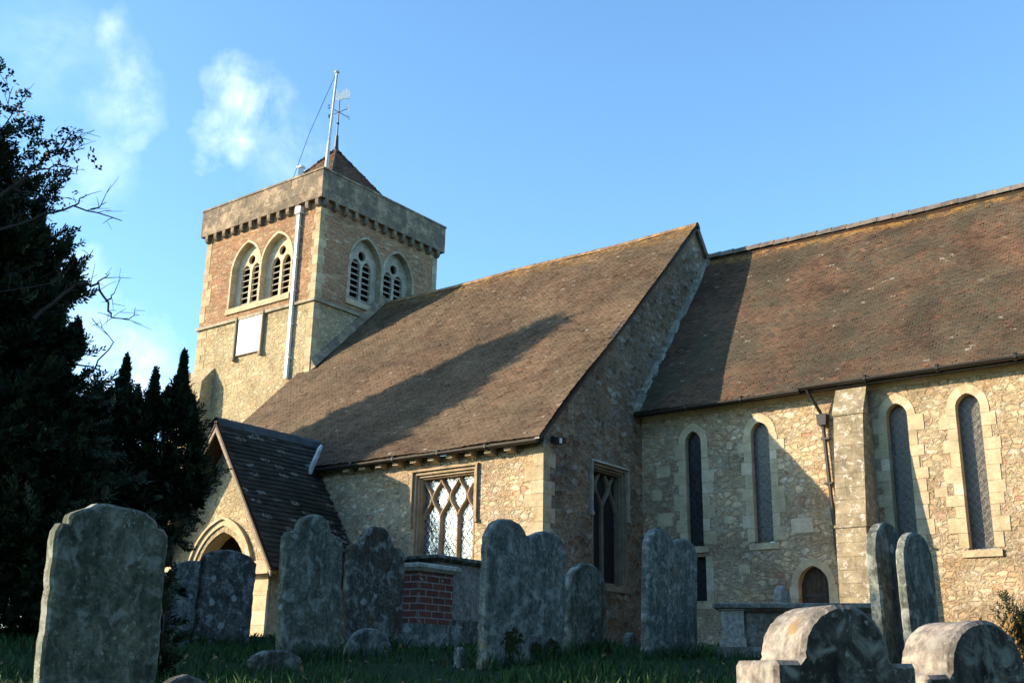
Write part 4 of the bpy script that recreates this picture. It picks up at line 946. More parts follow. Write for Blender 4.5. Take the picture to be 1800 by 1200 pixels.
# ------------------------------------------------------------------ headstones
def stone_outline(kind, w, h, rnd=.006):
    """outline in (s, z): s across the face"""
    P = []; hw = w / 2
    def arc(cx, cz, rx, rz_, a0, a1, n=12): return [(cx + rx * math.cos(math.radians(a0 + (a1 - a0) * i / n)), cz + rz_ * math.sin(math.radians(a0 + (a1 - a0) * i / n))) for i in range(n + 1)]
    if kind == 'segment':      # wide segmental top with small square shoulders
        sh = h - .19 * w; r = hw * .80
        P = [(hw, 0), (hw, sh - .02), (hw - .03, sh + .01), (r, sh + .015)] + arc(0, sh + .02, r, h - sh - .02, 0, 180, 16)[1:-1] + [(-r, sh + .015), (-hw + .03, sh + .01), (-hw, sh - .03), (-hw, 0)]
    elif kind == 'shoulder':   # round centre between rounded shoulders
        sh = h - .26 * w; r = hw * .56
        P = [(hw, 0)] + [(hw, sh - .08)] + arc(hw - .10, sh - .07, .10, .07, 0, 90, 5) + [(r + .03, sh + .01)] + arc(0, sh + .02, r, h - sh - .02, 0, 180, 14) + [(-r - .03, sh + .01)] + arc(-hw + .10, sh - .07, .10, .07, 90, 180, 5) + [(-hw, 0)]
    elif kind == 'round':
        sh = h - hw * .85; P = [(hw, 0)] + arc(0, sh, hw, h - sh, 0, 180, 18) + [(-hw, 0)]
    elif kind == 'shallow':
        sh = h - hw * .45; P = [(hw, 0)] + arc(0, sh, hw, h - sh, 0, 180, 18) + [(-hw, 0)]
    elif kind == 'double':
        sh = h - .12 * w; c = hw * .5
        P = [(hw, 0), (hw, sh - .06), (hw - .03, sh - .03)] + arc(c, sh - .05, c * .90, h - sh - .0, 10, 165, 12) + [(0, sh + .01)] + arc(-c, sh - .02, c * .90, h - sh + .02, 15, 172, 12) + [(-hw + .03, sh), (-hw, sh - .05), (-hw, 0)]
    elif kind == 'big':        # large semicircle on square shoulders
        r = hw * .62; s2 = h - r
        P = [(hw, 0), (hw, s2 - .04), (hw - .012, s2 - .022), (r + .01, s2 - .02)] + arc(0, s2, r, h - s2, -2, 182, 40) + [(-r - .01, s2 - .02), (-hw + .012, s2 - .022), (-hw, s2 - .04), (-hw, 0)]
    # denser and worn
    out = []
    for i in range(len(P)):
        a, b = P[i], P[(i + 1) % len(P)]; d = math.hypot(a[0] - b[0], a[1] - b[1]); n = max(1, int(d / .05))
        if kind == 'big': n = max(1, int(d / .12)); rnd = .0022
        for k in range(n):
            t = k / n; jz = 0 if (a[1] == 0 and b[1] == 0) else 1
            out.append((a[0] + (b[0] - a[0]) * t + random.gauss(0, rnd * .6) * jz, a[1] + (b[1] - a[1]) * t + random.gauss(0, rnd * .6) * jz))
    return out
def inset(P, d):
    out = []; n = len(P)
    for i in range(n):
        a, b, c = P[i - 1], P[i], P[(i + 1) % n]; e = Vector((c[0] - a[0], c[1] - a[1])); 
        if e.length < 1e-6: out.append(b); continue
        e.normalize(); out.append((b[0] - e.y * d, b[1] + e.x * d))
    return out
def headstone(name, label, kind, x, y, w, h, t, mat, yaw=0., lean=0., tilt=0., cat='gravestone', group='headstones in the churchyard', sink=.15, rnd=.006, sidemat=None):
    z = gz(x, y); P = stone_outline(kind, w, h + sink, rnd); mb = MB(); c = .016
    A = P; B = inset(P, c)
    X0, X1 = -t / 2, t / 2
    def v(p, xx): return Vector((xx, p[0], p[1] - sink))
    for xx, q, fl in ((X1, B, 1), (X0, B, 0)):
        tr = tessellate_polygon([[Vector((p[0], p[1], 0)) for p in q]])
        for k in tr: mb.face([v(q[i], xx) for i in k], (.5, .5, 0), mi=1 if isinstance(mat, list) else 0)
    n = len(A)
    for i in range(n):
        j = (i + 1) % n
        mb.face([v(A[i], X1 - c), v(A[j], X1 - c), v(B[j], X1), v(B[i], X1)], (.5, .5, 0)); mb.face([v(B[i], X0), v(B[j], X0), v(A[j], X0 + c), v(A[i], X0 + c)], (.5, .5, 0))
        mb.face([v(A[i], X0 + c), v(A[j], X0 + c), v(A[j], X1 - c), v(A[i], X1 - c)], (.5, .5, 0), mi=0, smooth=kind == 'big' and abs(A[i][0] - A[j][0]) > 1e-3 and abs(A[i][1] - A[j][1]) > 2e-3)
    o = mb.build(name, mat, None, weld=True); o.location = (x, y, z)
    o.rotation_euler = (math.radians(lean), math.radians(tilt), math.radians(yaw))
    tag(o, label, cat, group); return o
HS = [
 ('broad grey-green headstone with a curved top, nearest stone at the left edge', 'segment', -5.36, 3.46, .64, 1.21, .10, 'stone_green', -6, 2.5, .8),
 ('pale headstone half hidden behind the dark stone before the porch arch', 'round', -12.6, 9.35, .80, 1.02, .10, 'stone_teal', -6, 0, 0),
 ('dark speckled headstone with a round top standing in front of the porch arch', 'shallow', -10.22, 8.05, .67, 1.06, .11, 'stone_dark', -8, -2, -2),
 ('tall grey-green headstone with rounded shoulders beside the lit porch pier', 'shoulder', -7.52, 6.89, .66, 1.28, .10, 'stone_green', -4, 1.0, -2),
 ('brownish headstone with sloping shoulders left of the brick tomb', 'shoulder', -8.26, 8.43, .80, 1.26, .09, 'stone_red', -3, 0, -1),
 ('wide double headstone with two rounded lobes and moss patches near its foot', 'double', -6.12, 8.16, 1.12, 1.25, .10, 'stone_teal', -3, 0, 1),
 ('small round-topped headstone at the right side of the wide double stone', 'round', -6.39, 9.56, .66, .89, .10, 'stone_green', -2, 0, 1),
 ('worn double-lobed headstone left of the long slab tomb, pale left edge', 'double', -5.81, 10.27, 1.02, 1.28, .10, 'stone_teal', 0, 0, 2),
 ('tall leaning headstone seen edge-on before the stone buttress', 'round', -3.06, 9.02, .60, 1.25, .10, 'stone_teal', -2, 3.0, 0),
 ('narrow headstone seen edge-on, to the right of the leaning one', 'round', -2.83, 9.0, .56, 1.17, .085, 'stone_teal', -4, 2.5, 0),
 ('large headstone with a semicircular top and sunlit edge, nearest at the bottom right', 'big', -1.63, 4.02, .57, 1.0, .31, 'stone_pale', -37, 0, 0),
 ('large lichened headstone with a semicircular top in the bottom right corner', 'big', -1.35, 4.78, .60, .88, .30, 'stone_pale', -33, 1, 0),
 ('small sunlit round-topped stone standing behind the long slab tomb', 'round', -5.67, 12.8, .42, .80, .11, 'stone_pale', 10, 0, 0),
]
for (lab, kind, x, y, w, h, t, m_, yaw, lean, tilt) in HS:
    headstone('headstone', lab, kind, x, y, w, h, t, [M[m_], M['stone_face_shade']] if kind == 'big' else M[m_], yaw, lean, tilt)  # big stones: shaded faces and sunlit sides told apart by colour
FS = [('low dark footstone at the foot of the broad left headstone', 'round', -6.3, 4.7, .40, .15, .10, 'stone_dark', 0),
      ('low rounded footstone in front of the tall stone by the porch pier', 'shallow', -7.15, 6.2, .50, .16, .10, 'stone_dark', -4),
      ('low pale semicircular footstone before the brownish headstone', 'round', -7.72, 7.84, .56, .24, .09, 'stone_teal', -5),
      ('thin pale stump of stone left of the double headstone foot', 'round', -6.38, 7.60, .10, .17, .07, 'stone_teal', 10),
      ('tiny pale footstone at the left foot of the worn double-lobed stone', 'round', -6.15, 10.05, .16, .22, .08, 'stone_teal', 0)]
for (lab, kind, x, y, w, h, t, m_, yaw) in FS:
    headstone('footstone', lab, kind, x, y, w, h, t, M[m_], yaw, 0, 0, 'gravestone', 'small footstones in the grass', .08)

# chest tombs
def tomb(name, label, x, y, lx, ly, h, slab_t, slab_o, body, slabm, plinth=.25, yaw=0, plinthm=None, group='chest tombs'):
    z = gz(x, y) - .1; t = thing(name, label, 'tomb', (x, y, z), group); t.rotation_euler = (0, 0, 0)
    Rm = Matrix.Translation((x, y, z)) @ Matrix.Rotation(math.radians(yaw), 4, 'Z')
    mb = MB(); mb.box((-lx / 2, -ly / 2, plinth + .1), (lx / 2, ly / 2, h - slab_t), (.5, .5, 0), Rm); mb.build('body', body, t)
    mb = MB(); mb.box((-lx / 2 - .07, -ly / 2 - .07, 0), (lx / 2 + .07, ly / 2 + .07, plinth + .097), (.5, .5, 0), Rm); mb.build('plinth', plinthm or slabm, t)
    mb = MB(); o_ = slab_o
    lo = [(-lx / 2 - o_ * .5, -ly / 2 - o_ * .5, h - slab_t + .003), (lx / 2 + o_ * .5, -ly / 2 - o_ * .5, h - slab_t + .003), (lx / 2 + o_ * .5, ly / 2 + o_ * .5, h - slab_t + .003), (-lx / 2 - o_ * .5, ly / 2 + o_ * .5, h - slab_t + .003)]
    def ring(e, zz): return [Rm @ Vector(p) for p in ((-lx/2-e, -ly/2-e, zz), (lx/2+e, -ly/2-e, zz), (lx/2+e, ly/2+e, zz), (-lx/2-e, ly/2+e, zz))]
    zs_ = h - slab_t + .003; rings = [ring(o_ * .35, zs_), ring(o_ * .9, zs_ + slab_t * .4), ring(o_, zs_ + slab_t * .45), ring(o_, h - .01), ring(o_ - .02, h)]
    for a, b in zip(rings, rings[1:]):
        for k in range(4): mb.face([a[k], a[(k+1) % 4], b[(k+1) % 4], b[k]], (.5, .5, 0))
    mb.face(rings[-1], (.5, .5, 0)); mb.face(rings[0][::-1], (.5, .5, 0)); mb.build('slab', slabm, t)
    return t, Rm
tomb('chest_tomb', 'red brick chest tomb with a grey stone slab, below the traceried window', -9.62, 10.5, .78, .66, 1.08, .10, .07, M['brick'], M['tomb_pale'], .26, 0, M['stone_teal'])
tomb('chest_tomb', 'taller plastered chest tomb with a dark slab, just behind the brick tomb', -11.1, 12.95, .9, 1.65, 1.29, .09, .09, M['tomb_stone'], M['stone_dark'], .3, 0)
t3, Rm = tomb('chest_tomb', 'long pale stone chest tomb with panelled corner piers, right of centre', -4.74, 11.7, 2.0, .85, .62, .09, .10, M['tomb_stone'], M['tomb_stone'], .08, 20)
for sx_ in (-1, 1):
    for sy_ in (-1, 1):
        mb = MB(); cx, cy = sx_ * .90, sy_ * .36
        mb.box((cx - .14, cy - .14, .17), (cx + .14, cy + .14, .26), (.5, .5, 0), Rm); mb.box((cx - .12, cy - .12, .26), (cx + .12, cy + .12, .55), (.5, .5, 0), Rm); mb.box((cx - .14, cy - .14, .55), (cx + .14, cy + .14, .628), (.5, .5, 0), Rm); mb.build('corner_pier', M['tomb_pale'], t3)

# ------------------------------------------------------------------ vegetation
def sprays(C, D, L_, nleaf, ll, lw, spread=.9, droop=.0):
    """flat sprigs: C centres, D directions, L_ lengths -> quads of narrow leaves along both sides"""
    n = len(C); D = D / (np.linalg.norm(D, axis=1, keepdims=True) + 1e-9)
    S = np.cross(D, RNG.normal(size=(n, 3))); S /= np.linalg.norm(S, axis=1, keepdims=True) + 1e-9; Nn = np.cross(D, S)
    Vs = []; Ts = []; base = RNG.random(n)
    for k in range(nleaf):
        t = (k + .5) / nleaf; sd = 1 if k % 2 else -1
        p = C + D * (L_ * (t - .3))[:, None] + np.array([0, 0, -1.])[None] * (droop * t * t * L_)[:, None]
        ang = .75 - .35 * t; dd = D * math.cos(ang) + S * (sd * math.sin(ang)) + Nn * RNG.normal(0, .25, (n, 1)); dd /= np.linalg.norm(dd, axis=1, keepdims=True)
        w = np.cross(dd, Nn); w /= np.linalg.norm(w, axis=1, keepdims=True) + 1e-9
        l = (ll * (1.15 - .6 * t) * RNG.uniform(.7, 1.25, n))[:, None]; ww = lw / 2
        Vs.append(np.stack([p - w * ww * .5, p + dd * l * .5 - w * ww, p + dd * l, p + dd * l * .5 + w * ww], 1)); Ts.append(np.clip(base * .8 + RNG.random(n) * .25, 0, 1))
    V = np.concatenate(Vs).reshape(-1, 3); Q = np.arange(len(V)).reshape(-1, 4); T = np.concatenate(Ts)
    # the stem of each sprig
    a = C - D * (L_ * .35)[:, None]; b = C + D * (L_ * .7)[:, None]; w = S * .003
    V2 = np.stack([a - w, a + w, b + w * .3, b - w * .3], 1).reshape(-1, 3); Q2 = np.arange(len(V2)).reshape(-1, 4) + len(V)
    V = np.concatenate([V, V2]); Q = np.concatenate([Q, Q2]); T = np.concatenate([T, np.zeros(n)])
    return V, Q, np.stack([T, T, T], 1)
def limb_path(a, b, sag=.0, n=6, wob=.08):
    a = Vector(a); b = Vector(b); L_ = (b - a).length; pts = []
    for i in range(n + 1):
        t = i / n; p = a.lerp(b, t) + Vector((random.gauss(0, wob), random.gauss(0, wob), random.gauss(0, wob) + sag * math.sin(t * math.pi) * L_)) * (0 if i in (0,) else 1) * min(1, L_ / 3); pts.append(p)
    return pts
def yew(label, base, blobs, dens, group='dark yews at the left', L0=.30, nleaf=9, ll=.085, lw=.026, limbs=14, name='yew_tree', trunk_r=.32, core=True, leaders=(), feather=False):
    """blobs: ellipsoids (cx,cy,cz, rx,ry,rz) that the crown fills"""
    t = thing(name, label, 'tree', (base[0], base[1], gz(*base)), group); z0 = gz(*base) - .2
    B = np.array([b[:6] for b in blobs], float)
    Cs = []; Ds = []
    for b in B:
        area = (b[3] * b[4] + b[4] * b[5] + b[3] * b[5]) * 4.2
        if not feather:
            n = int(dens * area); v = RNG.normal(size=(n, 3)); v /= np.linalg.norm(v, axis=1, keepdims=True)
            r = RNG.random(n) ** .22 * (.85 + .15 * np.sin(v[:, 0] * 9 + b[0]) * np.sin(v[:, 2] * 8)); p = b[:3] + v * r[:, None] * b[3:6]
            Cs.append(p); Ds.append(v + RNG.normal(0, .45, (n, 3)) + np.array([0, 0, .35])); continue
        k = int(dens * area / 15) + 8; m_ = 17
        v = RNG.normal(size=(k, 3)); v /= np.linalg.norm(v, axis=1, keepdims=True)
        st = b[:3] + v * (RNG.uniform(.45, .92, k))[:, None] * b[3:6]
        d = v * .8 + RNG.normal(0, .35, (k, 3)) + np.array([0, 0, .55]); d /= np.linalg.norm(d, axis=1, keepdims=True); ln = RNG.uniform(.22, .62, k) * RNG.choice([1, 1, 1.35], k)
        s_ = np.tile((np.arange(m_) + .5) / m_, k); D_ = np.repeat(d, m_, 0); rad = RNG.normal(size=(k * m_, 3)); rad -= D_ * (rad * D_).sum(1, keepdims=True); rad /= np.linalg.norm(rad, axis=1, keepdims=True) + 1e-9
        p = np.repeat(st, m_, 0) + D_ * (s_ * np.repeat(ln, m_))[:, None] + rad * (.07 * (1.1 - s_))[:, None] - np.array([0, 0, .10])[None] * (s_ ** 2 * np.repeat(ln, m_))[:, None]
        Cs.append(p); Ds.append(D_ * (.5 + .7 * s_)[:, None] + rad * (1.0 - .5 * s_)[:, None])
    for (lx, ly, lz, h, w_) in leaders:        # upright leading shoots
        n = int(7.5 * h / .3 * dens / 16); tt = RNG.random(n) ** 1.5; ang = RNG.random(n) * 6.283
        rr = w_ * 1.35 * (1.02 - tt) ** 2.1 * RNG.random(n) ** .5 * (.35 + .95 * np.abs(np.sin(tt * h * 14 + ang * 1.5 + lx * 9)))
        p = np.stack([lx + rr * np.cos(ang), ly + rr * np.sin(ang), lz + tt * h], 1); Cs.append(p)
        Ds.append(np.stack([np.cos(ang) * .9 * (1.2 - tt), np.sin(ang) * .9 * (1.2 - tt), .7 + tt], 1))
    C = np.concatenate(Cs); D = np.concatenate(Ds); ok = C[:, 2] > z0 + .25; C = C[ok]; D = D[ok]
    V, Q, T = sprays(C, D, L0 * RNG.uniform(.7, 1.3, len(C)), nleaf, ll, lw)
    npmesh('crown', V, Q, M['yew'], t, T)
    mb = MB(); top = max(blobs, key=lambda b: b[2]); tp = Vector((top[0], top[1], top[2])); bs = Vector((base[0], base[1], z0))
    pts = limb_path(bs, tp, 0, 8, .12); mb.tube(pts, [trunk_r * (1 - .85 * i / 8) for i in range(9)], 9)
    for k in range(limbs):
        b = blobs[k % len(blobs)]; s_ = random.uniform(.15, .8); st = pts[min(7, int(s_ * 8))]; v = Vector((random.gauss(0, 1), random.gauss(0, 1), random.uniform(-.2, 1))).normalized()
        en = Vector((b[0] + v.x * b[3] * .85, b[1] + v.y * b[4] * .85, b[2] + v.z * b[5] * .85)); q = limb_path(st, en, .05, 6, .12); r0 = trunk_r * .35 * (1 - s_ * .5)
        mb.tube(q, [r0 * (1 - .85 * i / 6) for i in range(7)], 6, cap=False)
    for (lx, ly, lz, h, w_) in leaders: mb.tube([(lx, ly, lz - .6), (lx, ly, lz + h)], [.02, .004], 5, cap=False)
    mb.build('trunk', M['bark'], t)
    if core:
        Vc = []; Qc = []
        for b in B:
            n = int(60 * (b[3] + b[4] + b[5])); v = RNG.normal(size=(n, 3)); v /= np.linalg.norm(v, axis=1, keepdims=True); p = b[:3] + v * (RNG.random(n)[:, None] ** .5) * .62 * b[3:6]
            a = RNG.normal(size=(n, 3)); a /= np.linalg.norm(a, axis=1, keepdims=True); c = np.cross(a, RNG.normal(size=(n, 3))); c /= np.linalg.norm(c, axis=1, keepdims=True); s_ = .13
            p = p[p[:, 2] > z0 + .35]; a = a[:len(p)]; c = c[:len(p)]
            Vc.append(np.stack([p - a * s_, p - c * s_ * .5, p + a * s_, p + c * s_ * .5], 1))
        Vc = np.concatenate(Vc).reshape(-1, 3); Qc = np.arange(len(Vc)).reshape(-1, 4); npmesh('inner_foliage', Vc, Qc, M['yew'], t, np.full((len(Qc), 3), .1))
    return t
YA_BLOBS = [(-11.50, 5.14, 4.11, 0.85, 0.85, 1.30), (-11.53, 5.09, 5.04, 0.34, 0.34, 0.50), (-11.69, 4.71, 5.69, 0.30, 0.30, 0.80), (-11.26, 5.43, 3.31, 0.72, 0.72, 0.95), (-11.03, 5.66, 3.85, 0.36, 0.36, 0.50), (-11.14, 5.67, 1.99, 1.00, 1.00, 1.00), (-10.89, 5.93, 2.62, 0.42, 0.42, 0.60), (-10.95, 6.03, 0.97, 1.10, 1.10, 1.10), (-11.52, 5.10, 2.66, 1.30, 1.30, 1.90), (-11.70, 4.69, 4.47, 1.00, 1.00, 1.60)]
YB_BLOBS = [(-11.87, 7.42, 2.48, 0.24, 0.24, 0.36), (-11.63, 7.79, 2.41, 0.22, 0.22, 0.34), (-11.78, 7.56, 1.87, 0.54, 0.54, 0.46), (-11.46, 7.87, 2.03, 0.24, 0.24, 0.34), (-12.04, 7.15, 1.91, 0.75, 0.75, 0.60), (-11.57, 7.70, 1.34, 0.40, 0.40, 0.50), (-11.90, 7.37, 0.80, 0.80, 0.80, 0.70), (-11.35, 8.02, 2.11, 0.10, 0.10, 0.25), (-11.11, 8.19, 1.97, 0.07, 0.07, 0.10)]
yew('tall dense dark yew filling the left edge of the view', (-11.43, 5.31), YA_BLOBS, 240, feather=True, L0=.17, leaders=[(-10.83, 6.03, 3.92, 0.35, 0.14), (-11.03, 5.67, 4.38, 0.50, 0.15), (-10.77, 6.15, 3.28, 0.30, 0.12), (-11.27, 5.41, 4.62, 0.50, 0.16)])
yew('lower spiky-topped dark yew between the tall yew and the porch', (-11.71, 7.67), YB_BLOBS, 290, feather=True, L0=.16, limbs=10, trunk_r=.16, leaders=[(-11.83, 7.48, 2.84, 0.80, 0.22), (-11.64, 7.78, 2.80, 0.70, 0.22), (-11.46, 8.05, 2.87, 0.92, 0.23), (-11.74, 7.63, 2.82, 0.45, 0.16), (-11.37, 8.17, 2.70, 0.50, 0.15), (-11.98, 7.24, 2.85, 0.40, 0.20), (-11.55, 7.92, 2.85, 0.45, 0.16), (-11.92, 7.35, 2.79, 0.40, 0.16), (-11.24, 8.18, 2.44, 0.32, 0.10)])
BARE = [[(-10.71, 4.46, 4.03), (-10.45, 5.04, 4.73), (-10.31, 5.32, 5.20), (-10.15, 5.61, 5.32)],
  [(-10.45, 5.04, 4.73), (-10.33, 5.28, 4.70), (-10.17, 5.57, 4.73)],
  [(-10.59, 4.74, 4.09), (-10.34, 5.27, 4.43), (-10.17, 5.58, 4.65), (-9.92, 6.01, 4.58)],
  [(-10.55, 4.82, 3.51), (-10.22, 5.49, 3.76), (-10.13, 5.65, 4.01)],
  [(-10.27, 5.39, 3.37), (-10.12, 5.68, 3.79), (-10.01, 5.87, 3.83), (-9.93, 6.00, 3.57), (-9.90, 6.05, 3.48), (-9.76, 6.26, 3.56)],
  [(-10.01, 5.87, 3.83), (-9.94, 5.97, 3.97)],
  [(-9.95, 5.96, 3.66), (-9.91, 6.04, 3.83)],
  [(-10.31, 5.32, 5.20), (-10.40, 5.15, 5.41), (-10.42, 5.09, 5.50)],
  [(-10.28, 5.37, 5.24), (-10.24, 5.45, 5.40), (-10.17, 5.57, 5.46)],
  [(-10.17, 5.58, 4.65), (-10.12, 5.66, 4.82)],
  [(-10.09, 5.73, 4.65), (-10.02, 5.84, 4.76)],
  [(-10.59, 4.73, 4.84), (-10.50, 4.93, 5.55), (-10.55, 4.83, 5.99)],
  [(-10.50, 4.93, 5.55), (-10.45, 5.03, 5.78)],
  [(-10.49, 4.96, 5.36), (-10.39, 5.16, 5.52)],
  [(-10.00, 5.88, 2.85), (-9.88, 6.07, 3.24), (-10.01, 5.86, 3.45)],
  [(-10.06, 5.77, 2.95), (-9.89, 6.06, 2.93)],
  [(-10.59, 4.74, 4.09), (-10.62, 4.67, 1.36), (-10.52, 4.89, -0.15)],
  [(-10.10, 5.71, 3.99), (-10.04, 5.80, 4.20)],
  [(-10.37, 5.20, 4.97), (-10.25, 5.43, 5.09), (-10.17, 5.59, 5.06)]]
t = thing('bare_tree', 'leafless tree whose thin twigs reach out across the sky from the left edge', 'tree', BARE[16][2])
mb = MB()
for k, p in enumerate(BARE):
    r0 = .16 if k == 16 else (.020 if k in (0, 2, 4) else .010); n = len(p); P = [Vector(p[0])]
    for a, b in zip(p, p[1:]):
        a = Vector(a); b = Vector(b)
        for i in range(1, 5): P.append(a.lerp(b, i / 4) + Vector((random.gauss(0, .012), random.gauss(0, .012), random.gauss(0, .012))))
    m = len(P); mb.tube(P, [max(.003, r0 * (1 - .85 * i / m)) if k != 16 else .06 + .14 * i / m for i in range(m)], 6, cap=False)
    if k != 16:
        for i in range(2, m - 1):      # side twigs
            if random.random() < .75:
                d = (P[i + 1] - P[i]).normalized(); sd = Vector((random.gauss(0, .5), random.gauss(0, .5), random.uniform(-.4, 1))).normalized(); q = P[i] + (d * .7 + sd).normalized() * random.uniform(.08, .28)
                mb.tube([P[i], P[i].lerp(q, .5) + Vector((0, 0, .01)), q], [.005, .0035, .002], 4, cap=False)
                if random.random() < .6: q2 = q + (d + Vector((random.gauss(0, .5), random.gauss(0, .5), random.gauss(0, .5)))).normalized() * .12; mb.tube([P[i].lerp(q, .6), q2], [.003, .0018], 4, cap=False)
mb.build('branches', M['twig'], t)
C = []; 
for k in (0, 1, 11, 12, 13, 7, 8, 18):
    for a, b in zip(BARE[k], BARE[k][1:]):
        for i in range(16):
            s_ = random.random(); p = Vector(a).lerp(Vector(b), s_) + Vector((random.gauss(0, .07), random.gauss(0, .07), random.gauss(0, .08)))
            C.append(tuple(p))
C = np.array(C); V, Q, T = sprays(C, RNG.normal(size=C.shape), np.full(len(C), .08), 3, .06, .035); npmesh('leaves', V, Q, M['ivy'], t, T)
# the trees just outside the left edge that shade the graves and throw the long shadow up the aisle roof
yew('tall narrow conifer beyond the left edge, throwing a long shadow up the aisle roof', (-35.0, 12.2), [(-34.8, 11.9, 16.3, .6, .6, 1.1), (-35.0, 12.0, 15.0, 1.15, 1.15, 1.5), (-35.0, 11.9, 13.4, 1.75, 1.75, 1.8), (-35.2, 12.0, 11.6, 2.2, 2.2, 2.0), (-35.4, 12.4, 9.0, 1.9, 1.9, 2.6), (-36, 13, 4.5, 1.5, 1.5, 3.0)], 60, group='trees beyond the left edge', L0=.6, nleaf=8, ll=.22, lw=.10, name='conifer')
for (x, y, h, r) in ((-17.5, 6.0, 6.6, 1.7), (-20.2, 8.2, 6.6, 1.8), (-23.2, 10.2, 6.8, 1.7), (-15.0, 2.6, 6.0, 2.0), (-13.2, 2.0, 5.2, 1.7), (-16.0, 4.2, 6.0, 1.6), (-18.5, 3.5, 6.5, 2.0)):
    yew('dense evergreen beyond the left edge of the view, shading the graves', (x, y), [(x, y, h * .72, r * .7, r * .7, h * .27), (x + .2, y, h * .42, r, r, h * .3), (x, y + .2, h * .2, r, r, h * .28)], 30, group='trees beyond the left edge', L0=.6, nleaf=7, ll=.24, lw=.12, limbs=6)
def bush(name, label, x, y, r, h, n, mat, L0=.16, ll=.06, lw=.03, up=.5, z0=None, cat='shrub', stems=9):
    z = gz(x, y) if z0 is None else z0; t = thing(name, label, cat, (x, y, z))
    v = RNG.normal(size=(n, 3)); v /= np.linalg.norm(v, axis=1, keepdims=True); v[:, 2] = np.abs(v[:, 2])
    p = np.array([x, y, z]) + v * (RNG.random(n) ** .4 * (.8 + .3 * np.sin(v[:, 0] * 7 + v[:, 1] * 5)))[:, None] * np.array([r, r, h])
    D = v + RNG.normal(0, .4, (n, 3)) + [0, 0, up]; V, Q, T = sprays(p, D, np.full(n, L0), 7, ll, lw); npmesh('foliage', V, Q, mat, t, T)
    mb = MB()
    for k in range(stems):
        a = random.random() * 6.28; mb.tube([(x, y, z - .05), (x + r * .3 * math.cos(a), y + r * .3 * math.sin(a), z + h * .45), (x + r * .6 * math.cos(a), y + r * .6 * math.sin(a), z + h * .8)], [.012, .008, .003], 5, cap=False)
    mb.build('stems', M['twig'], t); return t
bush('sapling', 'small dark evergreen sapling growing between the broad left headstone and the pale stone', -7.33, 5.22, .11, .80, 110, M['ivy'], .14, .055, .03)
bush('shrub', 'low dull-leaved shrub against the sunlit wall at the right edge', -5.6, 24.6, .75, 1.25, 900, M['ivy'], .2, .08, .03)
bush('fern', 'rusty dead fern fronds in the grass at the right edge', -2.15, 8.6, .35, .45, 160, M['fern'], .25, .08, .02, .9, cat='fern')
dbl = [o for o in bpy.data.objects if o.get('label', '').startswith('wide double')][0]
for (cy, cz, rr) in ((-.20, .19, .10), (.13, .13, .05), (.36, .15, .075)):
    mb = MB(); n = 90
    for i in range(n):
        a = random.random() * 6.283; r_ = rr * math.sqrt(random.random()) * random.choice([.8, 1, 1.25]); c = Vector((.052, cy + r_ * math.cos(a) * 1.2, cz + r_ * math.sin(a) * .9)); q = random.uniform(.008, .02)
        mb.face([c + Vector((0, -q, -q)), c + Vector((.012, q, -q * .6)), c + Vector((.006, q, q)), c + Vector((.014, -q * .7, q))], (random.random() * .5, 0, 0))
    m_ = mb.build('moss_patch', M['moss'], None); m_.parent = dbl
for (x, y, h, r) in ((9.0, -6.0, 12, 4.4), (14.0, 2.0, 13, 4.6), (2.5, -13.0, 11, 4.2), (14.5, 11.0, 12, 4.4), (12.0, 19.0, 11, 3.8)):  # unseen trees, added to block sky light and deepen the shade
    yew('unseen broad dark tree added behind the viewer to dim the sky light', (x, y), [(x, y, h * .62, r, r, h * .36), (x + r * .4, y - r * .2, h * .4, r * .9, r * .9, h * .3), (x - r * .3, y + r * .3, h * .42, r * .9, r * .9, h * .32)], 12, group='unseen trees added behind the viewer to dim the sky light', L0=1.2, nleaf=7, ll=.5, lw=.26, limbs=6)

# ------------------------------------------------------------------ grass
def grass():
    n = 60000
    # denser near the viewer, thinning with distance, over the strip of turf that can be seen
    ang = np.radians(RNG.uniform(-78, 2, n)); d = 3.2 + 15 * RNG.random(n) ** 1.2; x = np.sin(ang) * d; y = np.cos(ang) * d
    z = np.array([gz(a, b) for a, b in zip(x, y)]); h = RNG.uniform(.04, .10, n) * (1 + .5 * np.sin(x * 1.7) * np.cos(y * 1.3)); w = RNG.uniform(.004, .008, n) * (.6 + d / 14)
    a2 = RNG.random(n) * 6.283; wx, wy = np.cos(a2) * w, np.sin(a2) * w; lx, ly = RNG.normal(0, .35, n) * h, RNG.normal(0, .35, n) * h
    V = np.stack([np.stack([x - wx, y - wy, z - .01], 1), np.stack([x + wx, y + wy, z - .01], 1), np.stack([x + wx * .5 + lx * .5, y + wy * .5 + ly * .5, z + h * .65], 1), np.stack([x + lx, y + ly, z + h], 1)], 1).reshape(-1, 3)
    T = RNG.random(n); o = npmesh('grass', V, np.arange(len(V)).reshape(-1, 4), M['grass_blade'], None, np.stack([T, T, T], 1))
    tag(o, 'short rough grass between the graves', 'grass', kind='stuff')
grass()
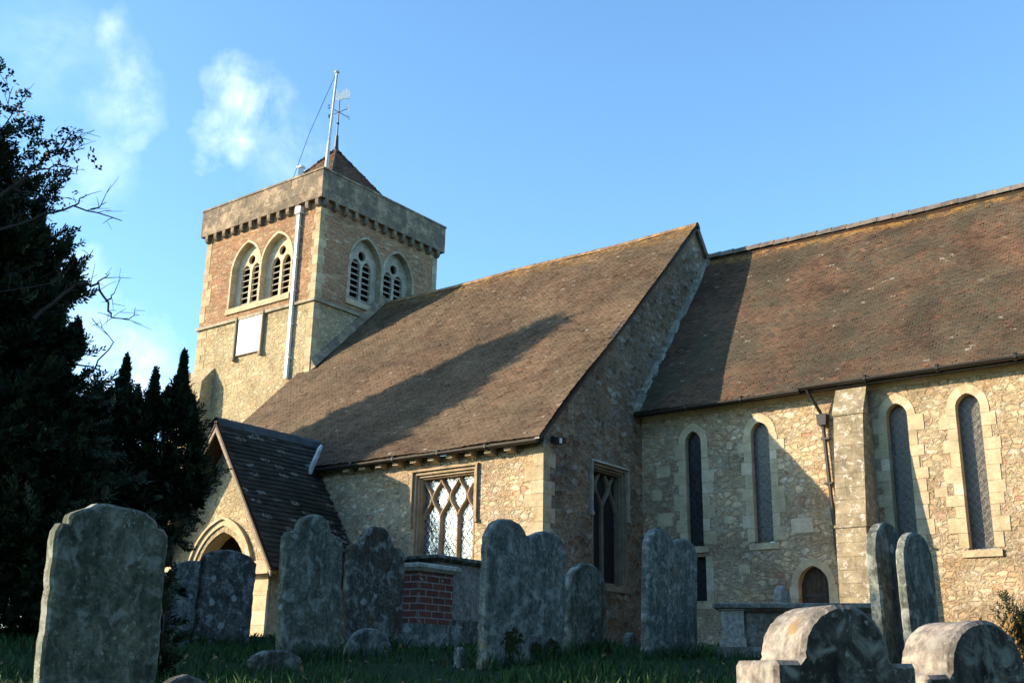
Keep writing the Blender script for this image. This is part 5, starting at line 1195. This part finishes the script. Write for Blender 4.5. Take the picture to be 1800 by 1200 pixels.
def litter():
    n = 700; ang = np.radians(RNG.uniform(-62, -12, n)); d = 6 + 9 * RNG.random(n); x = np.sin(ang) * d + RNG.normal(0, .3, n); y = np.cos(ang) * d; z = np.array([gz(a, b) for a, b in zip(x, y)]) + RNG.uniform(.02, .07, n)
    a = RNG.normal(size=(n, 3)) * [1, 1, .35]; a /= np.linalg.norm(a, axis=1, keepdims=True); b = np.cross(a, [0, 0, 1.]); b /= np.linalg.norm(b, axis=1, keepdims=True); p = np.stack([x, y, z], 1); L_ = RNG.uniform(.02, .045, n)[:, None]
    V = np.stack([p - a * L_, p - b * L_ * .5, p + a * L_, p + b * L_ * .5], 1).reshape(-1, 3); T = RNG.random(n)
    tag(npmesh('fallen_leaves', V, np.arange(len(V)).reshape(-1, 4), M['fern'], None, np.stack([T, T, T], 1)), 'brown fallen leaves scattered over the grass', 'leaves', kind='stuff')
litter()
def tufts():
    P = []
    for (lab, kind, x, y, w, h, t, m_, yaw, lean, tilt) in HS:
        c, s_ = math.cos(math.radians(yaw)), math.sin(math.radians(yaw))
        for i in range(260):
            u = random.uniform(-w / 2 - .03, w / 2 + .03); q = random.choice([-1, 1]) * (t / 2 + random.uniform(.005, .07))
            P.append((x + q * c - u * s_, y + q * s_ + u * c))
    P = np.array(P); n = len(P); x, y = P[:, 0], P[:, 1]; z = np.array([gz(a, b) for a, b in P]); h = RNG.uniform(.06, .17, n); a2 = RNG.random(n) * 6.283; w = .006; wx, wy = np.cos(a2) * w, np.sin(a2) * w; lx, ly = RNG.normal(0, .4, n) * h, RNG.normal(0, .4, n) * h
    V = np.stack([np.stack([x - wx, y - wy, z - .01], 1), np.stack([x + wx, y + wy, z - .01], 1), np.stack([x + wx * .5 + lx * .5, y + wy * .5 + ly * .5, z + h * .65], 1), np.stack([x + lx, y + ly, z + h], 1)], 1).reshape(-1, 3); T = RNG.random(n)
    tag(npmesh('long_grass', V, np.arange(len(V)).reshape(-1, 4), M['grass_blade'], None, np.stack([T, T, T], 1)), 'longer unmown grass round the feet of the stones', 'grass', kind='stuff')
tufts()
